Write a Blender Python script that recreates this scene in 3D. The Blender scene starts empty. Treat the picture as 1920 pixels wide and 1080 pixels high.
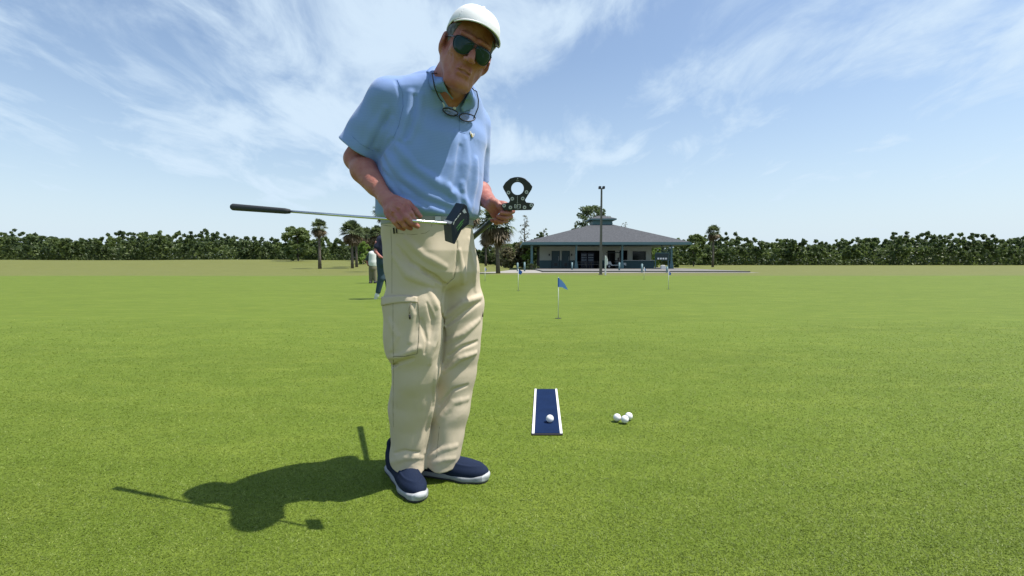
import bpy, math, random
import numpy as np
from mathutils import Vector, Matrix
rnd = random.Random(7); nr = np.random.RandomState(7)
R = math.radians
scene = bpy.context.scene
col = scene.collection

# ------------------------------------------------------------------ camera, light
H_CAM = 0.9; F_PX = 880.0; PITCH = math.atan(50/880)
cam_d = bpy.data.cameras.new('camera'); cam = bpy.data.objects.new('camera', cam_d); col.objects.link(cam)
cam_d.sensor_width = 36; cam_d.lens = F_PX/1920*36; cam_d.clip_end = 3000; cam_d.clip_start = 0.05
cam.location = (0, 0, H_CAM); cam.rotation_euler = (math.pi/2-PITCH, 0, 0)
scene.camera = cam
SUN_EL = R(64); SUN_DIR = Vector((-1.0, 0.09, 0)).normalized()*math.cos(SUN_EL) + Vector((0, 0, -math.sin(SUN_EL)))
sun_d = bpy.data.lights.new('sun', 'SUN'); sun_d.energy = 4.9; sun_d.angle = R(0.6); sun_d.color = (1, .95, .87)
sun = bpy.data.objects.new('sun', sun_d); col.objects.link(sun)
sun.rotation_euler = SUN_DIR.to_track_quat('-Z', 'Y').to_euler(); sun.location = (20, -2, 40)
scene.view_settings.view_transform = 'Standard'; scene.view_settings.look = 'None'
scene.view_settings.exposure = 0.50; scene.view_settings.gamma = 1
world = bpy.data.worlds.new('World'); scene.world = world; world.use_nodes = True
BANKS = [(-14, 24, 11, 9, 0, .20), (-3, 26, 9, 4, 0, .16), (8, 27, 10, 2.2, 22, .17), (-17, 15, 9, 6, 0, .16), (1, 13, 4.5, 2.2, -12, .13), (16, 18, 4.5, 2.0, 18, .13), (15, 12.5, 7, 1.3, 4, .12), (12, 22, 9, 3.6, 10, -.10), (5, 19, 6, 3, 0, -.06), (-40, 14, 14, 8, 0, .12), (42, 20, 12, 6, 0, .10)]
def build_world():
    nt = world.node_tree; N = nt.nodes; L = nt.links; N.clear()
    def n(t, **k):
        x = N.new(t)
        for a, b in k.items(): setattr(x, a, b)
        return x
    out = n('ShaderNodeOutputWorld'); bg = n('ShaderNodeBackground'); bg.inputs[1].default_value = 0.098
    sky = n('ShaderNodeTexSky', sky_type='NISHITA'); sky.sun_disc = False
    sky.sun_elevation = SUN_EL; sky.sun_rotation = math.atan2(-SUN_DIR.x, -SUN_DIR.y)
    sky.air_density = 1.25; sky.dust_density = 1.0; sky.ozone_density = 1.6
    tc = n('ShaderNodeTexCoord'); sep = n('ShaderNodeSeparateXYZ'); L.new(tc.outputs['Generated'], sep.inputs[0])
    def m(op, a, b=None, c=None, clamp=False):
        x = n('ShaderNodeMath', operation=op); x.use_clamp = clamp
        for i, v in enumerate((a, b, c)):
            if v is None: continue
            if isinstance(v, (int, float)): x.inputs[i].default_value = v
            else: L.new(v, x.inputs[i])
        return x.outputs[0]
    z = m('MAXIMUM', sep.outputs[2], 0.0); den = m('ADD', z, 0.20)
    u = m('DIVIDE', sep.outputs[0], den); v = m('DIVIDE', sep.outputs[1], den)
    cmb = n('ShaderNodeCombineXYZ'); L.new(u, cmb.inputs[0]); L.new(v, cmb.inputs[1])
    mp = n('ShaderNodeMapping'); mp.inputs['Rotation'].default_value = (0, 0, R(38)); mp.inputs['Scale'].default_value = (1.5, 0.8, 1)
    mp.inputs['Location'].default_value = (5.3, 2.7, 0.4); L.new(cmb.outputs[0], mp.inputs[0])
    def noise(src, sc, det, rough, dist=0):
        x = n('ShaderNodeTexNoise'); x.inputs['Scale'].default_value = sc; x.inputs['Detail'].default_value = det
        x.inputs['Roughness'].default_value = rough; x.inputs['Distortion'].default_value = dist; L.new(src, x.inputs['Vector']); return x.outputs['Fac']
    n1 = noise(mp.outputs[0], 2.3, 11, .62, 0.5); n2 = noise(cmb.outputs[0], 1.3, 6, .55, .4)
    az = m('ARCTAN2', sep.outputs[0], sep.outputs[1]); el = m('ARCSINE', sep.outputs[2])
    s = m('ADD', m('MULTIPLY', n1, .85), m('MULTIPLY', n2, .30))
    def bank(s, a0, e0, sa, se, tilt, amp):              # a cloud bank: azimuth, elevation (deg), spreads, slope
        da = m('SUBTRACT', az, R(a0)); de = m('SUBTRACT', el, R(e0)); c, q = math.cos(R(tilt)), math.sin(R(tilt))
        p = m('DIVIDE', m('ADD', m('MULTIPLY', da, c), m('MULTIPLY', de, q)), R(sa)); w = m('DIVIDE', m('SUBTRACT', m('MULTIPLY', de, c), m('MULTIPLY', da, q)), R(se))
        g = m('POWER', 2.718, m('MULTIPLY', m('ADD', m('MULTIPLY', p, p), m('MULTIPLY', w, w)), -1.0)); return m('ADD', s, m('MULTIPLY', g, amp))
    for args in BANKS: s = bank(s, *args)
    mr = n('ShaderNodeMapRange', interpolation_type='SMOOTHSTEP'); L.new(s, mr.inputs[0])
    mr.inputs[1].default_value = .50; mr.inputs[2].default_value = .84; mr.inputs[3].default_value = 0.10; mr.inputs[4].default_value = .93
    hz = m('MULTIPLY', m('POWER', m('SUBTRACT', 1.0, z, clamp=True), 4.6), 0.93)   # pale air low down
    fac = m('MAXIMUM', mr.outputs[0], hz)
    mix = n('ShaderNodeMix', data_type='RGBA'); L.new(fac, mix.inputs[0])
    L.new(sky.outputs[0], mix.inputs[6]); mix.inputs[7].default_value = (5.0, 5.9, 6.55, 1)
    hs = n('ShaderNodeMix', data_type='RGBA', blend_type='MULTIPLY'); hs.inputs[0].default_value = 1
    L.new(mix.outputs[2], hs.inputs[6]); hs.inputs[7].default_value = (1.0, 1.035, 1.10, 1)
    L.new(hs.outputs[2], bg.inputs[0]); L.new(bg.outputs[0], out.inputs[0])
build_world()

# ------------------------------------------------------------------ picture <-> place
CP, SP = math.cos(PITCH), math.sin(PITCH)
def ray(px, py):
    a = (px-960)/F_PX; b = -(py-540)/F_PX
    return np.array([a, CP + b*SP, -SP + b*CP])
def W(px, py, Y):
    d = ray(px, py); return np.array([0, 0, H_CAM]) + d*(Y/d[1])
def G(px, py, z=0.0):
    d = ray(px, py); return np.array([0, 0, H_CAM]) + d*((z-H_CAM)/d[2])

# ------------------------------------------------------------------ materials
def mat(name, c, rough=.7, metal=0, noise=None, bump=None, spec=None, c2=None, trans=0, sss=0, scale_vec=None, coord='Object'):
    """c base, c2 second colour mixed by noise (scale, detail, low, high); bump (scale, strength, distance)"""
    if not metal: c = tuple(.84*q for q in c); c2 = tuple(.84*q for q in c2) if c2 else None
    m = bpy.data.materials.new(name); m.use_nodes = True; nt = m.node_tree; N = nt.nodes; L = nt.links
    b = N['Principled BSDF']; b.inputs['Base Color'].default_value = (*c, 1); b.inputs['Roughness'].default_value = rough
    b.inputs['Metallic'].default_value = metal
    if spec is not None: b.inputs['Specular IOR Level'].default_value = spec
    if sss: b.inputs['Subsurface Weight'].default_value = sss; b.inputs['Subsurface Radius'].default_value = (.012, .004, .002); b.inputs['Subsurface Scale'].default_value = 1.0
    if trans: b.inputs['Transmission Weight'].default_value = trans
    tc = N.new('ShaderNodeTexCoord'); src = tc.outputs[coord]
    if scale_vec:
        mp = N.new('ShaderNodeMapping'); mp.inputs['Scale'].default_value = scale_vec; L.new(src, mp.inputs[0]); src = mp.outputs[0]
    if noise and c2:
        t = N.new('ShaderNodeTexNoise'); t.inputs['Scale'].default_value = noise[0]; t.inputs['Detail'].default_value = noise[1]; L.new(src, t.inputs['Vector'])
        r = N.new('ShaderNodeMapRange'); r.inputs[1].default_value = noise[2]; r.inputs[2].default_value = noise[3]; L.new(t.outputs['Fac'], r.inputs[0])
        x = N.new('ShaderNodeMix'); x.data_type = 'RGBA'; x.inputs[6].default_value = (*c, 1); x.inputs[7].default_value = (*c2, 1)
        L.new(r.outputs[0], x.inputs[0]); L.new(x.outputs[2], b.inputs['Base Color'])
    if bump:
        t = N.new('ShaderNodeTexNoise'); t.inputs['Scale'].default_value = bump[0]; t.inputs['Detail'].default_value = 4; L.new(src, t.inputs['Vector'])
        bp = N.new('ShaderNodeBump'); bp.inputs['Strength'].default_value = bump[1]; bp.inputs['Distance'].default_value = bump[2]
        L.new(t.outputs['Fac'], bp.inputs['Height']); L.new(bp.outputs[0], b.inputs['Normal'])
    return m
M = {}
M['skin'] = mat('skin', (.36, .122, .098), .52, noise=(22, 6, .40, .62), c2=(.45, .195, .155), bump=(160, .30, .002), sss=.12, spec=.4)
M['lips'] = mat('lips', (.32, .125, .10), .5)
M['nail'] = mat('nail', (.62, .38, .31), .3)
M['hair'] = mat('hair', (.07, .075, .085), .85, noise=(90, 4, .4, .6), c2=(.20, .20, .21), bump=(260, .8, .004))
M['khaki'] = mat('khaki', (.62, .525, .395), .85, noise=(5, 5, .35, .7), c2=(.58, .495, .37), bump=(420, .22, .0015))
M['khaki_seam'] = mat('khaki_seam', (.24, .205, .145), .9)
M['belt'] = mat('belt', (.33, .33, .34), .7, bump=(200, .3, .001))
M['cap_white'] = mat('cap_white', (.83, .84, .85), .8, bump=(420, .25, .001))
M['cap_under_shade'] = mat('cap_under_shade', (.10, .12, .17), .85)  # shade under the visor, put into a bluish dark colour
M['navy_knit'] = mat('navy_knit', (.005, .012, .034), .85, noise=(300, 3, .3, .7), c2=(.009, .019, .052), bump=(700, .5, .001), spec=.25)
M['sole'] = mat('sole', (.33, .35, .37), .65, noise=(14, 4, .4, .8), c2=(.24, .26, .28))
M['toe_guard'] = mat('toe_guard', (.50, .52, .53), .6)
M['outsole'] = mat('outsole', (.035, .035, .04), .8)
M['steel'] = mat('steel', (.62, .64, .66), .26, 1)
M['grip'] = mat('grip_rubber', (.025, .03, .035), .75, bump=(300, .4, .001))
M['green_shaft'] = mat('dark_shaft', (.018, .034, .030), .4, .0)
M['black_metal'] = mat('black_metal', (.008, .012, .020), .38, .0, spec=.5)
M['dark_blue_metal'] = mat('dark_blue_metal', (.008, .014, .024), .4, .0, spec=.35)
M['grey_metal'] = mat('grey_metal', (.55, .56, .58), .4)
M['white_paint'] = mat('white_paint', (.8, .8, .8), .5)
M['lime_paint'] = mat('lime_paint', (.10, .32, .08), .5)
M['ball'] = mat('ball_white', (.86, .86, .86), .28, bump=(420, .25, .002))
M['mat_navy'] = mat('mat_navy', (.008, .023, .076), .95, noise=(9, 5, .35, .7), c2=(.006, .018, .058), bump=(900, .5, .001), spec=.1)
M['mat_black'] = mat('mat_black', (.012, .012, .015), .8)
M['mat_white'] = mat('mat_white', (.78, .79, .78), .8)
M['lens'] = mat('green_lens', (.004, .030, .034), .12, spec=.3)
M['frame_dark'] = mat('frame_dark', (.012, .014, .022), .3)
M['clear_lens'] = mat('clear_lens', (.9, .95, .97), .03, trans=1.0)
M['silver_cord'] = mat('silver_cord', (.72, .74, .78), .35, .6)
M['flag_blue'] = mat('flag_blue', (.03, .13, .48), .75)
M['flag_pale'] = mat('flag_pale', (.16, .33, .72), .75)
M['stick'] = mat('stick_white', (.75, .76, .70), .5)
M['cup_shade'] = mat('hole_shade', (.01, .012, .008), .9)  # shade down in the hole, painted as a near-black colour
M['bark_palm'] = mat('bark_palm', (.17, .145, .12), .95, noise=(3.0, 5, .35, .7), c2=(.10, .085, .07), bump=(9, .9, .05), scale_vec=(1, 1, 4))
M['bark'] = mat('bark', (.12, .10, .085), .95, noise=(3, 4, .35, .7), c2=(.07, .058, .048))
def leafmat(name, c, c2, sc=1.3):
    c = tuple(1.45*q for q in c); c2 = tuple(1.45*q for q in c2)
    m = mat(name, c, .6, noise=(sc, 3, .38, .62), c2=c2); N = m.node_tree.nodes; L = m.node_tree.links; b = N['Principled BSDF']
    tr = N.new('ShaderNodeBsdfTranslucent'); tr.inputs[0].default_value = (*[min(1, q*1.5) for q in c2], 1)
    ms = N.new('ShaderNodeMixShader'); ms.inputs[0].default_value = .25
    L.new(b.outputs[0], ms.inputs[1]); L.new(tr.outputs[0], ms.inputs[2]); L.new(ms.outputs[0], N['Material Output'].inputs[0]); return m
M['leaf_dark'] = leafmat('leaf_dark', (.028, .050, .016), (.060, .088, .026), .5)
M['leaf_mid'] = leafmat('leaf_mid', (.055, .085, .022), (.10, .135, .038), .5)
M['leaf_light'] = leafmat('leaf_light', (.10, .17, .03), (.17, .24, .05), .5)
M['leaf_oak'] = leafmat('leaf_oak', (.035, .060, .022), (.075, .105, .035), .5)
M['leaf_dry'] = leafmat('leaf_dry', (.15, .125, .07), (.105, .11, .05), .6)
M['leaf_grey'] = leafmat('leaf_grey', (.10, .11, .08), (.15, .15, .11), .6)
M['frond'] = leafmat('frond', (.040, .062, .022), (.085, .11, .045), 1.2)
M['frond_dead'] = leafmat('frond_dead', (.15, .11, .055), (.085, .065, .035), 1.2)
M['teal'] = mat('teal_paint', (.085, .175, .185), .6, noise=(.8, 4, .3, .7), c2=(.095, .185, .205))
M['teal_dark'] = mat('teal_wainscot', (.055, .125, .145), .6)
M['wall_cream'] = mat('wall_cream', (.60, .62, .57), .85, noise=(.5, 4, .3, .7), c2=(.53, .55, .51))
M['door_teal'] = mat('door_teal', (.028, .075, .10), .5)
M['bay_shade'] = mat('interior_shade', (.02, .022, .028), .8)  # shade inside the bays, painted into the walls as near-black
M['glass_dark'] = mat('window_glass', (.012, .018, .02), .15, spec=.25)
M['shingle'] = mat('shingle', (.088, .093, .104), .95, noise=(5.5, 6, .35, .65), c2=(.050, .053, .060), bump=(8, .8, .05), scale_vec=(1, 1, 3))
M['concrete'] = mat('concrete', (.36, .34, .30), .9, noise=(.6, 6, .3, .7), c2=(.28, .265, .24))
M['slab'] = mat('slab_dark', (.20, .19, .175), .9, noise=(.8, 5, .3, .7), c2=(.15, .145, .135))
M['pole_grey'] = mat('pole_bronze', (.10, .095, .085), .55, .3)
M['bollard'] = mat('bollard_teal', (.16, .26, .28), .6)
M['shirt_navy'] = mat('shirt_navy', (.010, .014, .040), .9)
M['slacks'] = mat('slacks_slate', (.030, .062, .085), .9)
M['olive'] = mat('olive_trousers', (.17, .155, .10), .9)
M['shirt_white'] = mat('shirt_white', (.68, .70, .68), .85)
M['sleeve_dark'] = mat('sleeve_dark', (.03, .05, .05), .9)
M['vend'] = mat('vending_blue', (.010, .020, .075), .4)
M['vend_item'] = mat('vending_items', (.45, .55, .68), .6)
M['cart_white'] = mat('cart_white', (.62, .64, .64), .35)
M['tyre'] = mat('tyre', (.015, .015, .016), .85)
M['paper'] = mat('paper', (.7, .72, .72), .8)
M['wood'] = mat('table_wood', (.16, .15, .14), .85)

def crease_bump(m, scale, dist, strength, warp=2.2):
    """crumple of thin cloth: ridged noise on top of the weave"""
    N = m.node_tree.nodes; L = m.node_tree.links; b = N['Principled BSDF']; tc = N.new('ShaderNodeTexCoord')
    t = N.new('ShaderNodeTexNoise'); t.inputs['Scale'].default_value = scale; t.inputs['Detail'].default_value = 3; t.inputs['Distortion'].default_value = warp; L.new(tc.outputs['Object'], t.inputs['Vector'])
    d = t
    bp = N.new('ShaderNodeBump'); bp.inputs['Strength'].default_value = strength; bp.inputs['Distance'].default_value = dist; L.new(d.outputs[0], bp.inputs['Height'])
    old = b.inputs['Normal'].links; 
    if old: L.new(old[0].from_socket, bp.inputs['Normal'])
    L.new(bp.outputs[0], b.inputs['Normal'])
crease_bump(M['khaki'], 5, .030, .28, .8)
crease_bump(M['skin'], 55, .0035, .6, 1.5)
def stripe_mat():
    m = mat('shirt_blue', (.205, .335, .675), .82, bump=(600, .18, .001), noise=(6, 3, .3, .7), c2=(.19, .315, .65)); N = m.node_tree.nodes; L = m.node_tree.links
    b = N['Principled BSDF']; b.inputs['Sheen Weight'].default_value = .25
    tc = N.new('ShaderNodeTexCoord'); w = N.new('ShaderNodeTexWave'); w.bands_direction = 'Z'; w.inputs['Scale'].default_value = 62; w.inputs['Distortion'].default_value = .6
    w.inputs['Detail'].default_value = 0; L.new(tc.outputs['Object'], w.inputs['Vector'])
    src = b.inputs['Base Color'].links[0].from_socket
    x = N.new('ShaderNodeMix'); x.data_type = 'RGBA'; x.inputs[7].default_value = (.27, .40, .68, 1); L.new(src, x.inputs[6])
    r = N.new('ShaderNodeMapRange'); r.inputs[1].default_value = .55; r.inputs[2].default_value = 1; r.inputs[4].default_value = .30; L.new(w.outputs['Fac'], r.inputs[0]); L.new(r.outputs[0], x.inputs[0])
    L.new(x.outputs[2], b.inputs['Base Color']); return m
M['shirt'] = stripe_mat(); crease_bump(M['shirt'], 4.5, .022, .3, .8)
M['collar'] = mat('collar_blue', (.20, .33, .67), .8, bump=(500, .3, .001))
M['shirt_trim'] = mat('shirt_trim', (.11, .21, .48), .8)

def grass_mat(name, a, b_, c, fine=260):
    m = bpy.data.materials.new(name); m.use_nodes = True; nt = m.node_tree; N = nt.nodes; L = nt.links; b = N['Principled BSDF']
    b.inputs['Roughness'].default_value = .8; b.inputs['Specular IOR Level'].default_value = .15
    tc = N.new('ShaderNodeTexCoord'); P = tc.outputs['Object']
    def nz(sc, det, lo, hi, vec=P, rough=.5):
        t = N.new('ShaderNodeTexNoise'); t.inputs['Scale'].default_value = sc; t.inputs['Detail'].default_value = det; t.inputs['Roughness'].default_value = rough; L.new(vec, t.inputs['Vector'])
        r = N.new('ShaderNodeMapRange'); r.inputs[1].default_value = lo; r.inputs[2].default_value = hi; L.new(t.outputs['Fac'], r.inputs[0]); return r.outputs[0], t.outputs['Fac']
    mp = N.new('ShaderNodeMapping'); mp.inputs['Scale'].default_value = (1, .55, 1); L.new(P, mp.inputs[0])
    f1, _ = nz(fine, 5, .35, .65, mp.outputs[0], .7); f2, _ = nz(9, 5, .35, .68, mp.outputs[0], .65); mp3 = N.new('ShaderNodeMapping'); mp3.inputs['Scale'].default_value = (.35, 1.3, 1); mp3.inputs['Rotation'].default_value = (0, 0, .12); L.new(P, mp3.inputs[0]); f3, _ = nz(.9, 5, .38, .66, mp3.outputs[0], .6)
    def mix(x, y, f):
        q = N.new('ShaderNodeMix'); q.data_type = 'RGBA'
        for i, s in ((6, x), (7, y)):
            if isinstance(s, tuple): q.inputs[i].default_value = (*s, 1)
            else: L.new(s, q.inputs[i])
        L.new(f, q.inputs[0]); return q.outputs[2]
    k = N.new('ShaderNodeMath'); k.operation = 'MULTIPLY'; k.inputs[1].default_value = .55; L.new(f2, k.inputs[0])
    k3 = N.new('ShaderNodeMath'); k3.operation = 'MULTIPLY'; k3.inputs[1].default_value = .6; L.new(f3, k3.inputs[0])
    colr = mix(mix(mix(a, b_, f1), c, k.outputs[0]), tuple(.5*(p+q) for p, q in zip(b_, c)), k3.outputs[0])
    mp4 = N.new('ShaderNodeMapping'); mp4.inputs['Scale'].default_value = (.7, 1.6, 1); mp4.inputs['Rotation'].default_value = (0, 0, -.3); mp4.inputs['Location'].default_value = (7, 3, 0); L.new(P, mp4.inputs[0])
    f4, _ = nz(.55, 6, .42, .66, mp4.outputs[0], .62); f5, _ = nz(2.6, 6, .45, .70, mp4.outputs[0], .7); f6, _ = nz(34, 4, .40, .66, mp.outputs[0], .7)
    def sc(f, k_): q = N.new('ShaderNodeMath'); q.operation = 'MULTIPLY'; q.inputs[1].default_value = k_; L.new(f, q.inputs[0]); return q.outputs[0]
    dk = tuple(.62*q for q in b_); lt = (b_[0]*1.35, b_[1]*1.16, b_[2]*1.7)
    colr = mix(colr, dk, sc(f4, .42)); colr = mix(colr, lt, sc(f5, .50)); colr = mix(colr, tuple(.6*q for q in b_), sc(f6, .35))
    L.new(colr, b.inputs['Base Color'])
    _, h = nz(fine, 4, 0, 1, mp.outputs[0]); bp = N.new('ShaderNodeBump'); bp.inputs['Strength'].default_value = .5; bp.inputs['Distance'].default_value = .004
    L.new(h, bp.inputs['Height']); L.new(bp.outputs[0], b.inputs['Normal']); return m
M['green'] = grass_mat('green_turf', (.064, .101, .0095), (.130, .188, .019), (.112, .155, .021))
M['rough'] = grass_mat('rough_turf', (.076, .100, .020), (.140, .158, .036), (.168, .162, .048), 6)
M['fringe'] = grass_mat('fringe_turf', (.078, .105, .020), (.138, .165, .036), (.155, .160, .048), 40)
def blade_mat():
    m = bpy.data.materials.new('grass_blade'); m.use_nodes = True; N = m.node_tree.nodes; L = m.node_tree.links; b = N['Principled BSDF']
    at = N.new('ShaderNodeAttribute'); at.attribute_name = 'tint'
    r = N.new('ShaderNodeValToRGB'); L.new(at.outputs['Fac'], r.inputs[0]); e = r.color_ramp.elements
    e[0].color = (.074, .108, .012, 1); e[1].color = (.33, .38, .10, 1); e[1].position = 1
    k = e.new(.5); k.color = (.126, .184, .020, 1); k = e.new(.82); k.color = (.196, .258, .042, 1)
    L.new(r.outputs[0], b.inputs['Base Color']); b.inputs['Roughness'].default_value = .5; b.inputs['Specular IOR Level'].default_value = .3
    tr = N.new('ShaderNodeBsdfTranslucent'); L.new(r.outputs[0], tr.inputs[0]); ms = N.new('ShaderNodeMixShader'); ms.inputs[0].default_value = .3
    L.new(b.outputs[0], ms.inputs[1]); L.new(tr.outputs[0], ms.inputs[2]); L.new(ms.outputs[0], N['Material Output'].inputs[0]); return m
M['blade'] = blade_mat()

# ------------------------------------------------------------------ object helpers
def tag(o, label=None, cat=None, group=None, kind=None):
    if label: o['label'] = label
    if cat: o['category'] = cat
    if group: o['group'] = group
    if kind: o['kind'] = kind
    return o
def empty(name, loc, label=None, cat=None, group=None):
    o = bpy.data.objects.new(name, None); col.objects.link(o); o.location = tuple(loc); o.empty_display_size = .1
    return tag(o, label, cat, group)
def link_mesh(name, me, mats, parent=None, smooth=False):
    if not isinstance(mats, (list, tuple)): mats = [mats]
    for q in mats: me.materials.append(q)
    if smooth: me.polygons.foreach_set('use_smooth', [True]*len(me.polygons))
    o = bpy.data.objects.new(name, me); col.objects.link(o)
    if parent:                       # geometry is in world space: keep it there
        o.parent = parent
        pw = Vector((0, 0, 0)); q = parent
        while q: pw += q.location; q = q.parent
        me.transform(Matrix.Translation(-pw))
    return o
class MB:
    """collects boxes, tubes and prisms; builds them as one mesh object"""
    def __init__(s): s.v = []; s.f = []; s.mi = []
    def add(s, vs, fs, mi=0):
        b = len(s.v); s.v += [tuple(map(float, x)) for x in vs]; s.f += [tuple(b+i for i in f) for f in fs]; s.mi += [mi]*len(fs); return s
    def box(s, lo, hi, mi=0, taper=None):
        x0, y0, z0 = lo; x1, y1, z1 = hi; t = taper or 0
        return s.add([(x0, y0, z0), (x1, y0, z0), (x1, y1, z0), (x0, y1, z0), (x0+t, y0+t, z1), (x1-t, y0+t, z1), (x1-t, y1-t, z1), (x0+t, y1-t, z1)],
              [(0, 3, 2, 1), (4, 5, 6, 7), (0, 1, 5, 4), (1, 2, 6, 5), (2, 3, 7, 6), (3, 0, 4, 7)], mi)
    def tube(s, pts, r, seg=8, mi=0, cap=True):
        pts = [Vector(map(float, p)) for p in pts]; rs = r if isinstance(r, (list, tuple)) else [r]*len(pts); n = len(pts); vs = []; up = None
        for i, p in enumerate(pts):
            t = (pts[min(i+1, n-1)]-pts[max(i-1, 0)]).normalized()
            if up is None: up = t.orthogonal().normalized()
            up = (up - t*up.dot(t))
            up = up.normalized() if up.length > 1e-6 else t.orthogonal().normalized()
            w = t.cross(up)
            for k in range(seg):
                a = 2*math.pi*k/seg; vs.append(p + (up*math.cos(a)+w*math.sin(a))*rs[i])
        fs = [(i*seg+k, i*seg+(k+1) % seg, (i+1)*seg+(k+1) % seg, (i+1)*seg+k) for i in range(n-1) for k in range(seg)]
        if cap: fs += [tuple(range(seg))[::-1], tuple((n-1)*seg+k for k in range(seg))]
        return s.add(vs, fs, mi)
    def prism(s, poly, d, mi=0):
        """poly: 3D points (planar); d: extrusion vector"""
        n = len(poly); a = [Vector(map(float, p)) for p in poly]; d = Vector(map(float, d)); b = [p+d for p in a]
        fs = [tuple(range(n))[::-1], tuple(range(n, 2*n))] + [(i, (i+1) % n, n+(i+1) % n, n+i) for i in range(n)]
        return s.add(a+b, fs, mi)
    def sphere(s, c, r, nu=16, nv=10, mi=0, sc=(1, 1, 1)):
        vs = []; fs = []
        for j in range(nv+1):
            th = math.pi*j/nv
            for i in range(nu):
                ph = 2*math.pi*i/nu; vs.append((c[0]+r*sc[0]*math.sin(th)*math.cos(ph), c[1]+r*sc[1]*math.sin(th)*math.sin(ph), c[2]+r*sc[2]*math.cos(th)))
        for j in range(nv):
            for i in range(nu): fs.append((j*nu+i, (j+1)*nu+i, (j+1)*nu+(i+1) % nu, j*nu+(i+1) % nu))
        return s.add(vs, fs, mi)
    def grid(s, rows, mi=0):
        n = len(rows[0]); vs = [p for r_ in rows for p in r_]
        return s.add(vs, [(i*n+k, i*n+k+1, (i+1)*n+k+1, (i+1)*n+k) for i in range(len(rows)-1) for k in range(n-1)], mi)
    def build(s, name, mats, parent=None, smooth=False, bevel=0, solid=0, sub=0):
        me = bpy.data.meshes.new(name); me.from_pydata(s.v, [], s.f)
        o = link_mesh(name, me, mats, parent, smooth)
        if any(s.mi): me.polygons.foreach_set('material_index', s.mi)
        if solid: q = o.modifiers.new('solidify', 'SOLIDIFY'); q.thickness = solid; q.offset = 0
        if bevel: q = o.modifiers.new('bevel', 'BEVEL'); q.width = bevel; q.segments = 2; q.limit_method = 'ANGLE'
        if sub: q = o.modifiers.new('subdivision', 'SUBSURF'); q.levels = sub; q.render_levels = sub
        return o
def copy_tree(o, parent=None):
    c = o.copy(); col.objects.link(c); c.parent = parent
    for ch in list(o.children): copy_tree(ch, c)
    return c

# ------------------------------------------------------------------ implicit modelling (continuous skins)
V3 = lambda *a: np.array(a, dtype=float)
def cap(a, b, ra, rb=None):
    a = np.asarray(a, float); b = np.asarray(b, float); rb = ra if rb is None else rb; ab = b-a; l2 = max(float(ab@ab), 1e-12)
    def f(P):
        t = np.clip(((P-a)@ab)/l2, 0, 1); return np.linalg.norm(P-a-t[..., None]*ab, axis=-1) - (ra+(rb-ra)*t)
    return f
def ell(c, r, Rm=None):
    c = np.asarray(c, float); r = np.asarray(r, float)
    def f(P):
        q = P-c
        if Rm is not None: q = q@Rm
        k0 = np.linalg.norm(q/r, axis=-1); k1 = np.linalg.norm(q/(r*r), axis=-1)+1e-9
        return k0*(k0-1)/k1
    return f
def sell(c, r, n):
    c = np.asarray(c, float); r = np.asarray(r, float)
    return lambda P: (((np.abs((P-c)/r)**n).sum(-1)+1e-12)**(1/n)-1)*r.min()*.95
def rbox(c, h, r, Rm=None):
    c = np.asarray(c, float); h = np.asarray(h, float)
    def f(P):
        q = P-c
        if Rm is not None: q = q@Rm
        q = np.abs(q)-h+r
        return np.linalg.norm(np.maximum(q, 0), axis=-1)+np.minimum(q.max(-1), 0)-r
    return f
def halfspace(p, n):
    p = np.asarray(p, float); n = np.asarray(n, float); n = n/np.linalg.norm(n)
    return lambda P: (P-p)@n
def polyplate(C, ex, ey, ez, pts, ht, rr=.001):
    """2D outline (local metres) extruded +-ht along ez"""
    C = np.asarray(C, float); E = np.stack([ex, ey, ez], 1); pts = np.asarray(pts, float)
    def f(P):
        q = (P-C)@E; x, y, z = q[..., 0], q[..., 1], q[..., 2]
        d = np.full(x.shape, 1e9); s = np.ones(x.shape); n = len(pts)
        for i in range(n):
            a = pts[i]; b = pts[i-1]; e = b-a; wx = x-a[0]; wy = y-a[1]
            t = np.clip((wx*e[0]+wy*e[1])/(e@e+1e-12), 0, 1); d = np.minimum(d, (wx-e[0]*t)**2+(wy-e[1]*t)**2)
            c1 = y >= a[1]; c2 = y < b[1]; c3 = e[0]*wy > e[1]*wx
            flip = (c1 & c2 & c3) | (~c1 & ~c2 & ~c3); s = np.where(flip, -s, s)
        d = s*np.sqrt(d)+rr; dz = np.abs(z)-ht+rr
        return np.minimum(np.maximum(d, dz), 0)+np.hypot(np.maximum(d, 0), np.maximum(dz, 0))-rr
    return f
def xf(f, C, Rm, s=1.0):
    C = np.asarray(C, float); return lambda P: f(((P-C)@Rm)/s)*s
def smin(a, b, k):
    if k <= 0: return np.minimum(a, b)
    h = np.maximum(k-np.abs(a-b), 0)/k; return np.minimum(a, b)-h*h*k*.25
def smax(a, b, k): return -smin(-a, -b, k)
def ev(model, P, cull=None):
    d = np.full(P.shape[:-1], 1.0)
    for i, (op, f, k) in enumerate(model):
        if cull is not None and op in 'us' and i and cull[i]: continue
        if op == 'u': d = smin(d, f(P), k)
        elif op == 's': d = smax(d, -f(P), k)
        elif op == 'i': d = smax(d, f(P), k)
        elif op == 'd': d = d-f(P)
    return d
def U(m, f, k=0.0): m.append(('u', f, k))
def S(m, f, k=0.0): m.append(('s', f, k))
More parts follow.
